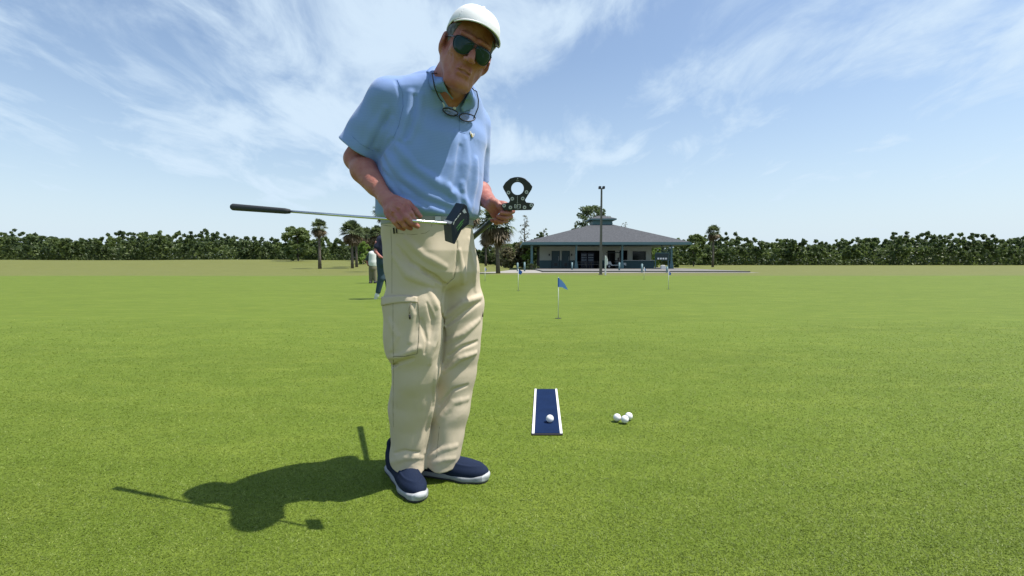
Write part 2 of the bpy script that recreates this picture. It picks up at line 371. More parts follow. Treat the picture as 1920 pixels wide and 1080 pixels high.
def surf(model, px, py, t0=1.2, t1=2.4, out=0.0):
    d = ray(px, py); d = d/np.linalg.norm(d); o = V3(0, 0, H_CAM); t = np.linspace(t0, t1, 900); P = o+t[:, None]*d; v = ev(model, P)
    i = np.argmax(v < 0); p = P[i] if v[i] < 0 else P[np.argmin(v)]
    e = .004; g = np.array([ev(model, (p+q)[None])[0]-ev(model, (p-q)[None])[0] for q in (V3(e, 0, 0), V3(0, e, 0), V3(0, 0, e))]); g /= np.linalg.norm(g)+1e-9
    return p+g*out, g
def ridge(model, pts, r=.012, h=.005, k=.012, groove=False, n=None):
    """fold running over the surface through picture points; r shrinks to the ends"""
    base = list(model); P = [];
    for a, b in zip(pts[:-1], pts[1:]):
        m_ = n or max(2, int(math.hypot(b[0]-a[0], b[1]-a[1])/9))
        for i in range(m_): P.append((a[0]+(b[0]-a[0])*i/m_, a[1]+(b[1]-a[1])*i/m_))
    P.append(pts[-1][:2]); Q = []
    for i, p in enumerate(P):
        s, g = surf(base, *p); w = math.sin(math.pi*min(1, max(0, (i+.6)/(len(P)+.2))))**.6; rr = r*(.35+.65*w); hh = h*w
        Q.append((s+g*((hh-rr) if not groove else (rr-hh)), rr))
    caps = [cap(a, b, ra, rb) for (a, ra), (b, rb) in zip(Q[:-1], Q[1:])]
    def line(P):
        d = caps[0](P)
        for c in caps[1:]: d = np.minimum(d, c(P))
        return d
    (S if groove else U)(model, line, k)
def polygonise(name, model, lo, hi, vox, mats, parent=None, matfn=None, NB=22):
    lo = np.asarray(lo, float); hi = np.asarray(hi, float); nb = np.ceil((hi-lo)/(vox*NB)).astype(int)
    keys = []; verts = []; quads = []; BIG = np.int64(1 << 20)
    key = lambda i, j, k: (i.astype(np.int64)*BIG + j)*BIG + k
    hd = NB*vox*math.sqrt(3)/2
    cs = np.stack(np.meshgrid(*[np.arange(q) for q in nb], indexing='ij'), -1).reshape(-1, 3)
    cen = lo+(cs+.5)*NB*vox
    allv = [None if op in 'd' else f(cen) for op, f, k in model]
    dv = ev(model, cen); act = np.where(np.abs(dv) < hd*1.6+.02)[0]
    ax = np.arange(-1, NB+1)
    for bi in act:
        b0 = cs[bi]*NB; c = cen[bi]
        cull = [(allv[i] is not None and allv[i][bi] > hd*1.35+.01+model[i][2]) for i in range(len(model))]
        I = np.stack(np.meshgrid(ax+b0[0], ax+b0[1], ax+b0[2], indexing='ij'), -1)
        P = lo+I*vox; D = ev(model, P, cull); sg = D < 0
        if sg.all() or not sg.any(): continue
        n = NB+2; d = D
        cnt = np.zeros((n-1,)*3); acc = np.zeros((n-1, n-1, n-1, 3))
        base = P[:-1, :-1, :-1]
        for (dx, dy, dz) in [(0, 0, 0), (0, 1, 0), (0, 0, 1), (0, 1, 1)]:
            for axis in range(3):
                o = np.roll([dx, dy, dz], axis); e = [0, 0, 0]; e[axis] = 1
                sl = lambda q: d[q[0]:q[0]+n-1, q[1]:q[1]+n-1, q[2]:q[2]+n-1]
                A = sl(o); B = sl(o+e); x = (A < 0) != (B < 0)
                t = np.where(x, A/(A-B+1e-20), 0); cnt += x
                for w in range(3): acc[..., w] += np.where(x, o[w]+e[w]*t, 0)
        hit = cnt > 0
        inb = hit.copy(); inb[0] = 0; inb[:, 0] = 0; inb[:, :, 0] = 0
        ii = np.argwhere(inb)
        if len(ii):
            q = acc[inb]/cnt[inb][:, None]; verts.append(lo+(ii+b0-1+q)*vox); g = ii+b0-1; keys.append(key(g[:, 0]+4, g[:, 1]+4, g[:, 2]+4))
        for axis in range(3):
            e = np.roll([1, 0, 0], axis)
            A = d[1:n-1, 1:n-1, 1:n-1]; B = d[1+e[0]:n-1+e[0], 1+e[1]:n-1+e[1], 1+e[2]:n-1+e[2]]
            x = (A < 0) != (B < 0); ii = np.argwhere(x)
            if not len(ii): continue
            fl = (A < 0)[x]; g = ii+b0+4
            u = np.roll([0, 1, 0], axis); v = np.roll([0, 0, 1], axis)
            c4 = [g, g-u, g-u-v, g-v]; kk = np.stack([key(q[:, 0], q[:, 1], q[:, 2]) for q in c4], 1)
            kk[~fl] = kk[~fl][:, ::-1]; quads.append(kk)
    keys = np.concatenate(keys); verts = np.concatenate(verts); quads = np.concatenate(quads)
    o = np.argsort(keys); ks = keys[o]; pos = np.searchsorted(ks, quads); pos = np.clip(pos, 0, len(ks)-1)
    ok = (ks[pos] == quads).all(1); F = o[pos][ok]
    me = bpy.data.meshes.new(name); me.vertices.add(len(verts)); me.vertices.foreach_set('co', verts.astype(np.float32).ravel())
    me.loops.add(F.size); me.loops.foreach_set('vertex_index', F.astype(np.int32).ravel())
    me.polygons.add(len(F)); me.polygons.foreach_set('loop_start', np.arange(0, F.size, 4, dtype=np.int32)); me.update(calc_edges=True)
    if matfn is not None: mi = matfn(verts[F].mean(1))
    ob = link_mesh(name, me, mats, parent)
    me.polygons.foreach_set('use_smooth', np.ones(len(F), bool))
    if matfn is not None: me.polygons.foreach_set('material_index', mi.astype(np.int32))
    me.update(); return ob

# ================================================================== the golfer
FW = V3(.643, -.766, 0); LF = V3(.766, .643, 0); UPV = V3(0, 0, 1)
def loft(rows, n=2.35, lo=.03, hi=.03):
    rows = np.array(rows, float)
    def f(P):
        z = P[..., 2]; q = [np.interp(z, rows[:, 0], rows[:, i]) for i in (1, 2, 3, 4)]
        dx = P[..., 0]-q[0]; dy = P[..., 1]-q[1]
        u = np.abs(dx*LF[0]+dy*LF[1])/q[2]; v = np.abs(dx*FW[0]+dy*FW[1])/q[3]
        k = (u**n+v**n+1e-12)**(1/n); d = (k-1)*np.minimum(q[2], q[3])
        return smax(smax(d, z-rows[-1, 0], hi), rows[0, 0]-z, lo)
    return f
def row(z, px, Y, a, b): return (z, (px-960)/F_PX*Y, Y, a, b)
golfer = empty('person', (-.30, 1.90, 0), 'older man in white cap, sunglasses and light blue polo holding a putter in each hand', 'person')

# ---- head frame
def frame(el, yaw, roll):
    f = V3(math.sin(yaw)*math.cos(el), -math.cos(yaw)*math.cos(el), math.sin(el)); up = UPV-f*(UPV@f); up /= np.linalg.norm(up)
    x = np.cross(up, f); x /= np.linalg.norm(x); return np.stack([x*math.cos(roll)-up*math.sin(roll), -f, up*math.cos(roll)+x*math.sin(roll)], 1)
HC = W(877.5, 91, 1.60); HR = frame(R(-22), R(17), R(20)); HS = .995
hl = lambda f: xf(f, HC, HR, HS)
HP = lambda x, y, z: HC+HR@(V3(x, y, z)*HS)
NECK = V3(-.252, 1.735, 1.50)
head = []
U(head, hl(ell((0, .018, .035), (.078, .098, .092))))
U(head, hl(ell((0, -.025, -.04), (.061, .066, .078))), .03)
for s in (-1, 1):
    U(head, hl(cap((s*.053, .0, -.055), (s*.018, -.068, -.112), .019, .016)), .025)
    U(head, hl(ell((s*.042, -.062, -.032), (.024, .020, .022))), .02)
    U(head, hl(cap((s*.012, -.094, .022), (s*.046, -.078, .024), .011, .009)), .014)
U(head, hl(ell((0, -.078, -.113), (.024, .020, .019))), .018)
for s in (-1, 1):
    S(head, hl(ell((s*.033, -.103, .002), (.019, .016, .013))), .014)
    U(head, hl(ell((s*.032, -.079, .001), (.013, .013, .012))), .003)
    U(head, hl(cap((s*.020, -.091, .008), (s*.044, -.083, .006), .0035)), .004)
U(head, hl(cap((0, -.090, .012), (0, -.118, -.034), .008, .0125)), .012)
for s in (-1, 1): U(head, hl(ell((s*.013, -.103, -.040), (.009, .012, .008))), .007)
for s in (-1, 1): S(head, hl(ell((s*.0065, -.110, -.048), (.0035, .006, .003))), .003)
U(head, hl(cap((-.018, -.089, -.069), (.018, -.089, -.069), .0070)), .014)
U(head, hl(cap((-.014, -.088, -.083), (.014, -.088, -.083), .0080)), .014)
S(head, hl(cap((-.029, -.089, -.079), (0, -.098, -.0755), .0034)), .003); S(head, hl(cap((.029, -.089, -.079), (0, -.098, -.0755), .0034)), .003)
S(head, hl(cap((-.014, -.104, -.096), (.014, -.104, -.096), .005)), .008)
for s in (-1, 1):
    S(head, hl(cap((s*.021, -.104, -.046), (s*.037, -.082, -.082), .0062, .0045)), .007)
    S(head, hl(cap((s*.036, -.082, -.082), (s*.034, -.074, -.106), .0045, .003)), .007)
    S(head, hl(cap((s*.018, -.100, -.010), (s*.04, -.086, -.022), .003)), .006)
    er = np.array(Matrix.Rotation(R(-12), 3, 'X') @ Matrix.Rotation(s*R(20), 3, 'Z'))
    U(head, hl(ell((s*.081, .018, -.016), (.010, .020, .033), er)), .006)
    U(head, hl(ell((s*.076, .010, -.042), (.008, .010, .012))), .006)
    S(head, hl(ell((s*.092, .010, -.008), (.0070, .0105, .018), er)), .004)
    U(head, hl(ell((s*.083, .002, -.010), (.004, .005, .007))), .003)
    U(head, hl(ell((s*.0765, .018, -.018), (.0055, .017, .028), er)), .003)
for s in (-1, 1):
    S(head, hl(ell((s*.062, -.072, -.066), (.014, .022, .022))), .022)
    S(head, hl(cap((s*.024, -.101, -.018), (s*.050, -.078, -.022), .003, .002)), .005)
    S(head, hl(cap((s*.050, -.066, -.050), (s*.046, -.060, -.092), .0032, .002)), .007)
for s in (-1, 1):
    S(head, hl(cap((s*.054, -.060, -.020), (s*.060, -.045, -.050), .003, .002)), .006)
    S(head, hl(cap((s*.012, -.098, -.060), (s*.014, -.094, -.068), .002, .0015)), .003)
U(head, hl(cap((-.030, -.052, -.118), (.030, -.052, -.118), .016)), .022)
for z_ in (.040, .050): S(head, hl(cap((-.035, -.088, z_), (.035, -.088, z_), .0022)), .005)
body = head
U(body, cap(HP(0, .030, -.055), NECK, .062, .066), .03)
U(body, cap(HP(0, -.03, -.085), NECK+FW*.02-UPV*.01, .040, .040), .03)
for s in (-1, 1): U(body, cap(HP(s*.055, .02, -.05), NECK+FW*.055-UPV*.05+LF*s*.012, .012, .010), .02)
U(body, loft([row(1.02, 802, 1.84, .15, .13), row(1.16, 806, 1.83, .165, .145), row(1.30, 812, 1.82, .17, .12), row(1.42, 822, 1.80, .165, .10), row(1.50, 836, 1.76, .12, .075), row(1.53, 842, 1.74, .08, .06)]), .03)
SHR, ELR, WRR = W(728, 182, 1.70), W(667, 298, 1.765), W(722, 370, 1.625)
SHL, ELL, WRL = W(889, 235, 1.91), W(890, 352, 2.03), W(921, 383, 1.83)
# right arm
U(body, cap(SHR, ELR, .048, .040), .03)
mid = ELR+(WRR-ELR)*.30; U(body, cap(ELR, mid, .039, .043), .02); U(body, cap(mid, WRR, .043, .026), .02)
U(body, cap(mid+V3(.0, -.006, -.006), ELR+(WRR-ELR)*.7, .040, .033), .02)
U(body, cap(SHL, ELL, .050, .044), .03)
midl = ELL+(WRL-ELL)*.33; U(body, cap(ELL, midl, .042, .045), .02); U(body, cap(midl, WRL, .045, .027), .02)
def hand(wr, mcps, fingers, thumb, fr=.0092, palm_r=.0145, webs=True):
    """wr wrist; mcps knuckles; fingers list of joints after the knuckle; thumb joints"""
    for m_ in mcps: U(body, cap(wr+(m_-wr)*.12, m_, .0175, palm_r*.86), .016)
    for a, b in zip(mcps[:-1], mcps[1:]): U(body, cap(a+(wr-a)*.2, b+(wr-b)*.2, palm_r, palm_r), .012)
    for m_, f, k in zip(mcps, fingers, (1.0, 1.03, .98, .86)):
        ch = [m_]+f; rs = [fr*1.18*k, fr*1.06*k, fr*.96*k, fr*.82*k]
        for i in range(3): U(body, cap(ch[i], ch[i+1], rs[i], rs[i+1]), .0035 if i else .007)
        U(body, ell(ch[0], (.0115*k,)*3), .006)
    t = [wr+(thumb[0]-wr)*.35]+thumb
    for i, (ra, rb) in enumerate(((.017, .0165), (.0165, .0125), (.0125, .0112), (.0112, .0088))):
        if i < len(t)-1: U(body, cap(t[i], t[i+1], ra, rb), .010 if i < 2 else .004)
hand(WRR, [W(760, 384, 1.572), W(750, 391, 1.557), W(740, 398, 1.556), W(731, 405, 1.564)],
     [[W(770, 401, 1.545), W(776, 412, 1.551), W(780, 420, 1.565)],
      [W(762, 408, 1.534), W(771, 418, 1.543), W(783, 424.5, 1.560)],
      [W(751, 413, 1.536), W(759, 423, 1.546), W(770, 428, 1.565)],
      [W(740, 416, 1.546), W(747, 425, 1.555), W(757, 429.5, 1.572)]],
     [W(744, 377, 1.600), W(765, 382, 1.585), W(778, 395, 1.578), W(787, 405, 1.578)], fr=.0097)
# tendons on the back of the hand
for m_ in (W(757, 385, 1.562), W(748, 391, 1.548), W(737, 398, 1.548)): U(body, cap(WRR+(m_-WRR)*.35+V3(0, -.013, .002), m_+V3(0, -.007, .002), .0028, .0035), .005)
hand(WRL, [W(947, 385, 1.825), W(943, 393, 1.838), W(936, 400, 1.845), W(929, 405, 1.845)],
     [[W(961, 396, 1.800), W(953, 400, 1.777), W(940, 399, 1.768)],
      [W(957, 406, 1.812), W(947, 409, 1.785), W(934, 406, 1.776)],
      [W(949, 414, 1.825), W(940, 416, 1.797), W(929, 412, 1.787)],
      [W(940, 417, 1.835), W(931, 418, 1.812), W(922, 413, 1.802)]],
     [W(924, 379, 1.805), W(932, 381, 1.795), W(938, 388, 1.785), W(942, 394, 1.782)])
lips_c = [HP(0, -.098, -.075)]
def body_mat(c):
    q = ((c-HC)@HR)/HS; mi = np.zeros(len(c), int)
    mi[(np.abs(q[:, 0]) < .023-.35*np.abs(q[:, 2]+.0765)) & (q[:, 1] < -.088) & (q[:, 2] < -.071+.002*np.cos(q[:, 0]*200)) & (q[:, 2] > -.0835+.25*np.abs(q[:, 0]))] = 1
    return mi
polygonise('body', body, (-.75, 1.48, .98), (.08, 2.16, 1.86), .0025, [M['skin'], M['lips']], golfer, body_mat)
# ---- hair: short grey fringe below the cap
hair = [('u', hl(ell((0, .020, .033), (.0815, .1015, .093))), 0), ('i', hl(halfspace((0, 0, .040), (0, .34, 1))), .004), ('i', hl(halfspace((0, -.030, 0), (0, -1, -.35))), .003),
        ('i', hl(halfspace((0, 0, -.045), (0, .25, -1))), .004)]
for s in (-1, 1): S(hair, hl(ell((s*.088, .016, -.022), (.03, .024, .036))), .004)
polygonise('hair', hair, HC-.17, HC+.17, .0025, M['hair'], golfer)
# ---- cap
crown = [('u', hl(sell((0, .012, .040), (.0845, .106, .0905), 2.4)), 0), ('i', hl(halfspace((0, .014, .034), (0, -.36, -1))), .003)]
S(crown, hl(sell((0, .012, .036), (.0805, .102, .086), 2.4)), .001)
for th in (48, 132):        # seams between the panels
    a = R(th); n_ = V3(math.cos(a), math.sin(a), 0)
    g = (lambda n_: lambda P: np.where(np.abs((P-V3(0, .014, .0))@n_) < .0020, .0011, 0.))(n_)
    crown.append(('d', (lambda g: lambda P: -g(((P-HC)@HR)/HS))(g), 0))
co = polygonise('cap', crown, HC-.2, HC+.2, .0025, M['cap_white'], golfer)
b = MB(); b.sphere(HP(0, .012, .131), .007, 12, 8); b.build('cap_button', M['cap_white'], co, True)
vis = MB(); rows_ = []
for i in range(9):
    t = i/8; rr = []
    for j in range(25):
        a = R(-68+136*j/24); ca, sa = math.cos(a), math.sin(a)
        inn = (0.0825*sa, .013-.1015*ca, .0345+.0415*ca)
        ext = .070*(max(0, ca)**.6); p = (inn[0]*(1+.03*t)+.004*t*sa, inn[1]-ext*t, inn[2]-.006*ca*t-.004*t)
        rr.append(HP(*p))
    rows_.append(rr)
vis.grid(rows_); vo = vis.build('visor', [M['cap_white'], M['cap_under_shade']], co, True, solid=.0034)
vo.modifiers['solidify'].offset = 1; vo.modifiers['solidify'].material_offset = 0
un = MB(); un.grid([[p-HR[:, 2]*.0045+HR[:, 1]*.002 for p in r_] for r_ in rows_[:-1]]); un.build('visor_underside', M['cap_under_shade'], co, True)  # thin sheet carrying the painted shade below the visor
# ---- sunglasses
sg = empty('sunglasses', golfer.location); sg.parent = golfer; sg.location = (0, 0, 0)
def curve_y(x): return -.112+ (x*x)*7.5
for s in (-1, 1):
    L_ = MB(); rings = []; outl = [(-.026, .020), (0, .023), (.022, .021), (.030, .012), (.029, -.006), (.020, -.022), (.004, -.028), (-.012, -.024), (-.024, -.012), (-.029, .006)]
    pts = []
    for k in range(40):     # smooth closed outline
        u_ = k/40*len(outl); i = int(u_); f = u_-i; p0, p1, p2, p3 = [outl[(i+j) % len(outl)] for j in (-1, 0, 1, 2)]
        cr = lambda a, b_, c, d: .5*((2*b_)+(-a+c)*f+(2*a-5*b_+4*c-d)*f*f+(-a+3*b_-3*c+d)*f**3)
        pts.append((cr(p0[0], p1[0], p2[0], p3[0]), cr(p0[1], p1[1], p2[1], p3[1])))
    for q in (0, .35, .7, 1):
        rings.append([HP(s*(.034+x*q), curve_y(.034+x*q)-.002*(1-q*q), -.008+z*q*.95) for x, z in pts+pts[:1]])
    L_.grid(rings); lo_ = L_.build('lens', M['lens'], sg, True, solid=.002)
    fr = MB(); fr.tube([HP(s*(.034+x), curve_y(.034+x), -.008+z*.95) for x, z in pts+pts[:1]], .0013, 6); fr.build('rim', M['frame_dark'], lo_, True)
    tp = MB(); tp.tube([HP(s*.062, curve_y(.062), .004), HP(s*.067, -.072, .004), HP(s*.0745, -.03, .003), HP(s*.0785, .008, .000)], .0022, 6); tp.build('temple', M['frame_dark'], sg, True)
br = MB(); br.tube([HP(x, curve_y(x)-.001, .0125-.002*math.cos(x*60)) for x in np.linspace(-.03, .03, 9)], .0018, 6); br.tube([HP(x, curve_y(x)-.002, .000) for x in np.linspace(-.008, .008, 5)], .0016, 6); br.build('bridge', M['frame_dark'], sg, True)

# ---- shirt
shirt = []
U(shirt, loft([row(1.052, 803, 1.838, .186, .152), row(1.07, 805, 1.833, .197, .160), row(1.10, 807, 1.828, .204, .158), row(1.17, 808, 1.822, .207, .162), row(1.25, 812, 1.815, .206, .162), row(1.35, 818, 1.81, .203, .152), row(1.43, 824, 1.795, .190, .122), row(1.50, 833, 1.77, .150, .098), row(1.55, 843, 1.745, .09, .08)], 2.3, .035, .03))
U(shirt, cap(NECK-LF*.03-V3(0, 0, -.01), SHR+V3(0, 0, -.004), .062, .062), .05)
U(shirt, cap(NECK+LF*.03, SHL, .056, .060), .05)
SLR = W(672, 279, 1.742); SLL = W(889, 340, 2.0)
armd = (SLR-SHR)/np.linalg.norm(SLR-SHR); arml = (SLL-SHL)/np.linalg.norm(SLL-SHL)
sl = [('u', cap(SHR, SLR+armd*.05, .066, .077), 0), ('i', halfspace(SLR, armd), .004)]; S(sl, cap(SLR-armd*.0, SLR+armd*.1, .062), .003)
slf = lambda P: ev(sl, P)
sl2 = [('u', cap(SHL, SLL+arml*.05, .062, .069), 0), ('i', halfspace(SLL, arml), .004)]; S(sl2, cap(SLL, SLL+arml*.1, .054), .003)
U(shirt, slf, .030); U(shirt, (lambda P: ev(sl2, P)), .030)
# neckline opening
S(shirt, cap(NECK+FW*.012+UPV*.006, HP(0, .03, -.05), .058, .070), .010)
S(shirt, cap(W(852, 180, 1.63), W(859, 203, 1.61), .022, .006), .004)
# folds and drapes of the knit
for p in ([(742, 152), (752, 180), (750, 215), (738, 262)],):
    ridge(shirt, p, .007, .002, .008, groove=True)
for p, r_, h_ in (([(770, 175), (766, 215), (752, 258)], .012, .006), ([(790, 180), (783, 225), (768, 262)], .012, .005), ([(722, 205), (703, 240), (688, 270)], .014, .006), ([(735, 225), (722, 250), (708, 275)], .010, .005),
                  ([(716, 300), (735, 345), (775, 380), (830, 398)], .014, .009), ([(722, 285), (752, 330), (800, 366), (850, 385)], .013, .008), ([(745, 275), (780, 315), (825, 345), (868, 372)], .013, .007),
                  ([(873, 262), (876, 300), (868, 355)], .014, .003), ([(893, 300), (892, 340), (884, 385)], .016, .004), ([(856, 250), (848, 300), (834, 340)], .012, .004),
                  ([(866, 345), (872, 372), (880, 396)], .012, .003), ([(842, 350), (855, 375), (866, 394)], .012, .0025)):
    ridge(shirt, p, r_, h_, .016)
for p, r_, h_ in (([(719, 320), (750, 362), (800, 388)], .010, .005), ([(862, 275), (858, 320), (850, 356)], .012, .002), ([(735, 262), (722, 276), (712, 292)], .010, .005), ([(778, 182), (774, 220), (760, 258)], .008, .004)):
    ridge(shirt, p, r_, h_, .012, groove=True)
shirt.append(('d', lambda P: .0016*np.sin(P[..., 0]*31+P[..., 2]*17+2*np.sin(P[..., 2]*23))+.0012*np.sin(P[..., 2]*41-P[..., 0]*29+P[..., 1]*13), 0))
so = polygonise('shirt', shirt, (-.78, 1.52, .98), (.02, 2.16, 1.66), .0035, M['shirt'], golfer)
def seam(model, pts, r, name, m_, parent, out=0.0, n=None, t=(1.2, 2.4)):
    P = []
    for a, b_ in zip(pts[:-1], pts[1:]):
        k = n or max(2, int(math.hypot(b_[0]-a[0], b_[1]-a[1])/5))
        P += [(a[0]+(b_[0]-a[0])*i/k, a[1]+(b_[1]-a[1])*i/k) for i in range(k)]
    P.append(pts[-1]); q = MB(); q.tube([surf(model, *p, t0=t[0], t1=t[1], out=out)[0] for p in P], r, 6); return q.build(name, m_, parent, True)
seam(shirt, [(745, 150), (755, 172), (756, 200), (748, 235), (738, 258)], .0013, 'sleeve_seam', M['shirt_trim'], so)
seam(shirt, [(659, 254), (676, 270), (700, 283)], .0012, 'hem_seam', M['shirt_trim'], so)
seam(shirt, [(862, 212), (861, 232), (861, 248)], .0013, 'placket_edge', M['shirt_trim'], so)
seam(shirt, [(862, 248), (872, 250)], .0013, 'placket_edge', M['shirt_trim'], so)
# collar: two flaps round the neck opening
def patch(name, A, B, m_, parent, th=.003, n=10, bulge=.006):
    q = MB(); A = np.array(A); B = np.array(B); rows_ = []
    rs = lambda Z, k: np.array([[np.interp(t, np.linspace(0, 1, len(Z)), Z[:, c]) for c in range(3)] for t in np.linspace(0, 1, k)])
    a = rs(A, 14); b_ = rs(B, 14)
    for i in range(n):
        t = i/(n-1); rows_.append([p*(1-t)+r_*t+V3(0, -1, .5)*bulge*math.sin(math.pi*t) for p, r_ in zip(a, b_)])
    q.grid(rows_); return q.build(name, m_, parent, True, solid=th)
sf = lambda px, py, o=.006: surf(shirt, px, py, out=o)[0]
Ncen = NECK+UPV*.03
ringp = lambda ang, r_, dz: NECK+(FW*math.cos(R(ang))+LF*math.sin(R(ang)))*r_+UPV*dz
both = body+shirt
bf = lambda px, py, o=.006: surf(both, px, py, out=o)[0]
inner = [bf(848, 183, .010), bf(842, 168, .010), bf(835, 150, .011), bf(828, 134, .011), W(822, 121, 1.715), ringp(-150, .075, .085), ringp(180, .078, .082)]
outer = [sf(844, 178, .010), sf(826, 174, .010), sf(808, 168, .012), sf(804, 152, .012), sf(806, 136, .012), ringp(-140, .118, .035), ringp(180, .115, .04)]
patch('collar', inner, outer, M['collar'], so)
inner2 = [bf(860, 200, .010), bf(866, 190, .010), bf(871, 178, .011), bf(876, 168, .012), W(879, 156, 1.745), ringp(120, .078, .075), ringp(180, .078, .082)]
outer2 = [sf(864, 212, .010), sf(873, 207, .010), sf(884, 203, .011), sf(887, 192, .011), sf(888, 182, .011), ringp(120, .110, .035), ringp(180, .115, .04)]
patch('collar', inner2, outer2, M['collar'], so)
seam(shirt, [(807, 168), (826, 174), (844, 178)], .0015, 'collar_tipping', M['shirt_trim'], so, out=.011)
for p in ((847, 190), (851, 203)):
    s_, g = surf(shirt, *p, out=.004); q = MB(); q.tube([s_-g*.003, s_+g*.002], .0055, 14); q.build('button', M['ball'], so, True)
# small embroidered mark on the chest
def decal(model, polys, m_, name, parent, out=.0015, th=.0015):
    q = MB()
    for poly in polys:
        P = [surf(model, *p, out=out) for p in poly]; g = sum(x[1] for x in P)/len(P); q.prism([x[0] for x in P], g*th)
    return q.build(name, m_, parent)
decal(shirt, [[(880, 247), (882, 246), (884, 252), (882, 254)], [(883, 250), (886, 250), (887, 257), (884, 258)], [(887, 252), (889, 250), (888, 256)]], M['white_paint'], 'chest_emblem', so)
decal(shirt, [[(881.5, 252), (883, 251), (885, 257), (883.5, 258)]], mat('gold_thread', (.45, .33, .08), .6), 'chest_emblem', so, out=.0032)

# ---- trousers
tr = []
U(tr, loft([row(.80, 808, 1.87, .155, .135), row(.86, 808, 1.865, .176, .158), row(.94, 806, 1.855, .180, .164), row(1.0, 804, 1.85, .176, .158), row(1.045, 803, 1.845, .171, .154)], 2.3, .05, .006))
legR = [(786, 490, 1.82, .108), (778, 570, 1.80, .110), (779, 640, 1.795, .100), (779, 700, 1.82, .088), (769, 770, 1.86, .083), (765, 850, 1.880, .067), (765, 900, 1.865, .066)]
legL = [(846, 490, 1.93, .105), (861, 570, 1.95, .101), (856, 650, 1.95, .098), (851, 700, 1.95, .089), (845, 770, 1.935, .077), (832, 850, 1.915, .065), (829, 900, 1.905, .064)]
for leg, k in ((legR, .035), (legL, .035)):
    sub = []
    for a, b_ in zip(leg[:-1], leg[1:]): U(sub, cap(W(*a[:3]), W(*b_[:3]), a[3], b_[3]), .02)
    U(tr, (lambda sub: lambda P: ev(sub, P))(sub), k)
hr = W(764, 883, 1.84); hl_ = W(828, 869, 1.90)
sepL = lambda P: np.where(P[..., 0]+.22*(P[..., 1]-1.9) < -.352, (P-hr)@V3(-.28, .35, -1)/1.09, (P-hl_)@V3(-.12, .35, -1)/1.07)
tr.append(('i', sepL, .004))
S(tr, cap(W(765, 878, 1.875), W(765, 900, 1.865), .050), .003); S(tr, cap(W(829, 876, 1.92), W(829, 900, 1.915), .048), .003)
# cargo pocket bulging on the thigh
PK = W(742, 622, 1.75)
U(tr, cap(W(750, 580, 1.775), W(753, 650, 1.775), .063, .062), .03)
# crease where thigh meets trunk, then folds
for p, r_, h_ in (([(832, 532), (812, 518), (790, 508)], .010, .009), ([(833, 530), (829, 570), (832, 620), (828, 680)], .010, .008), ([(745, 462), (768, 492), (805, 512)], .012, .006), ([(857, 455), (858, 490), (850, 520), (835, 533)], .005, .003),
                  ([(800, 568), (812, 600), (806, 640)], .009, .005), ([(790, 600), (800, 640), (796, 662)], .008, .005), ([(838, 610), (865, 590), (900, 566)], .012, .006), ([(842, 668), (868, 650), (895, 640)], .012, .006), ([(825, 760), (850, 730), (876, 722)], .012, .006), ([(740, 850), (760, 844), (785, 848)], .010, .003), ([(722, 690), (745, 682), (775, 672)], .008, .006)):
    ridge(tr, p, r_*.8, h_*1.25, .007, groove=True)
for p, r_, h_ in (([(738, 480), (765, 515), (810, 535)], .014, .007), ([(760, 448), (795, 480), (835, 500)], .014, .005), ([(805, 545), (822, 580), (818, 640), (805, 680)], .012, .007), ([(838, 590), (868, 568), (902, 556)], .013, .008), ([(838, 640), (868, 625), (898, 600)], .012, .007), ([(835, 695), (862, 672), (893, 662)], .014, .009), ([(822, 790), (850, 755), (876, 748)], .014, .004),
                  ([(818, 690), (812, 750), (800, 820), (796, 848)], .009, .007), ([(735, 866), (760, 858), (792, 858)], .010, .003), ([(806, 855), (830, 842), (854, 836)], .011, .0035), ([(862, 470), (866, 500), (868, 530)], .010, .005), ([(880, 450), (888, 500), (892, 545)], .012, .005), ([(728, 670), (750, 668), (785, 652)], .010, .006), ([(730, 600), (745, 630), (735, 655)], .010, .005), ([(765, 560), (775, 590), (768, 640)], .009, .005), ([(812, 868), (835, 862), (852, 860)], .009, .002)):
    ridge(tr, p, r_, h_*1.35, .011)
tr.append(('d', lambda P: .0018*np.sin(P[..., 2]*27+P[..., 0]*19+2*np.sin(P[..., 0]*21))+.0014*np.sin(P[..., 2]*47-P[..., 0]*33), 0))
to = polygonise('trousers', tr, (-.62, 1.55, .0), (-.02, 2.16, 1.08), .0035, M['khaki'], golfer)
KS = M['khaki_seam']
for pts in ([(733, 430), (735, 480), (735, 550)], [(737, 568), (737, 640), (738, 700), (737, 770), (738, 800)], [(740, 437), (775, 440), (798, 437), (808, 430), (810, 418)], [(858, 450), (858, 490), (852, 520), (838, 533)],
            [(718, 422), (733, 424)], [(824, 800), (821, 830), (818, 858)]):
    seam(tr, pts, .0011, 'seam', KS, to)
# pocket flap
q = MB(); rows_ = []
for i in range(5):
    t = i/4; rows_.append([surf(tr, 717+66*j/14, (557-3*math.sin(j/14*3)) + 11*t+ (1-j/14)*5*t, out=.0035+.0015*t)[0] for j in range(15)])
q.grid(rows_); q.build('pocket_flap', M['khaki'], to, True, solid=.0025)
seam(tr, [(784, 566), (786, 600), (785, 640), (782, 663), (758, 668), (738, 668)], .0012, 'pocket_seam', KS, to, out=.001)
seam(tr, [(771, 568), (768, 578), (769, 588)], .0012, 'zip_cord', M['khaki_seam'], to, out=.004)
seam(tr, [(769, 589), (770, 598)], .0030, 'zip_pull', M['mat_black'], to, out=.005)
zp = MB(); zp.tube([W(904.5, 583, 1.93), W(905, 594, 1.93)], .003, 8); zp.build('zip_pull', M['mat_black'], to, True)
zp = MB(); zp.tube([W(904, 566, 1.93), W(904.5, 583, 1.93)], .0012, 6); zp.build('zip_cord', M['khaki_seam'], to, True)
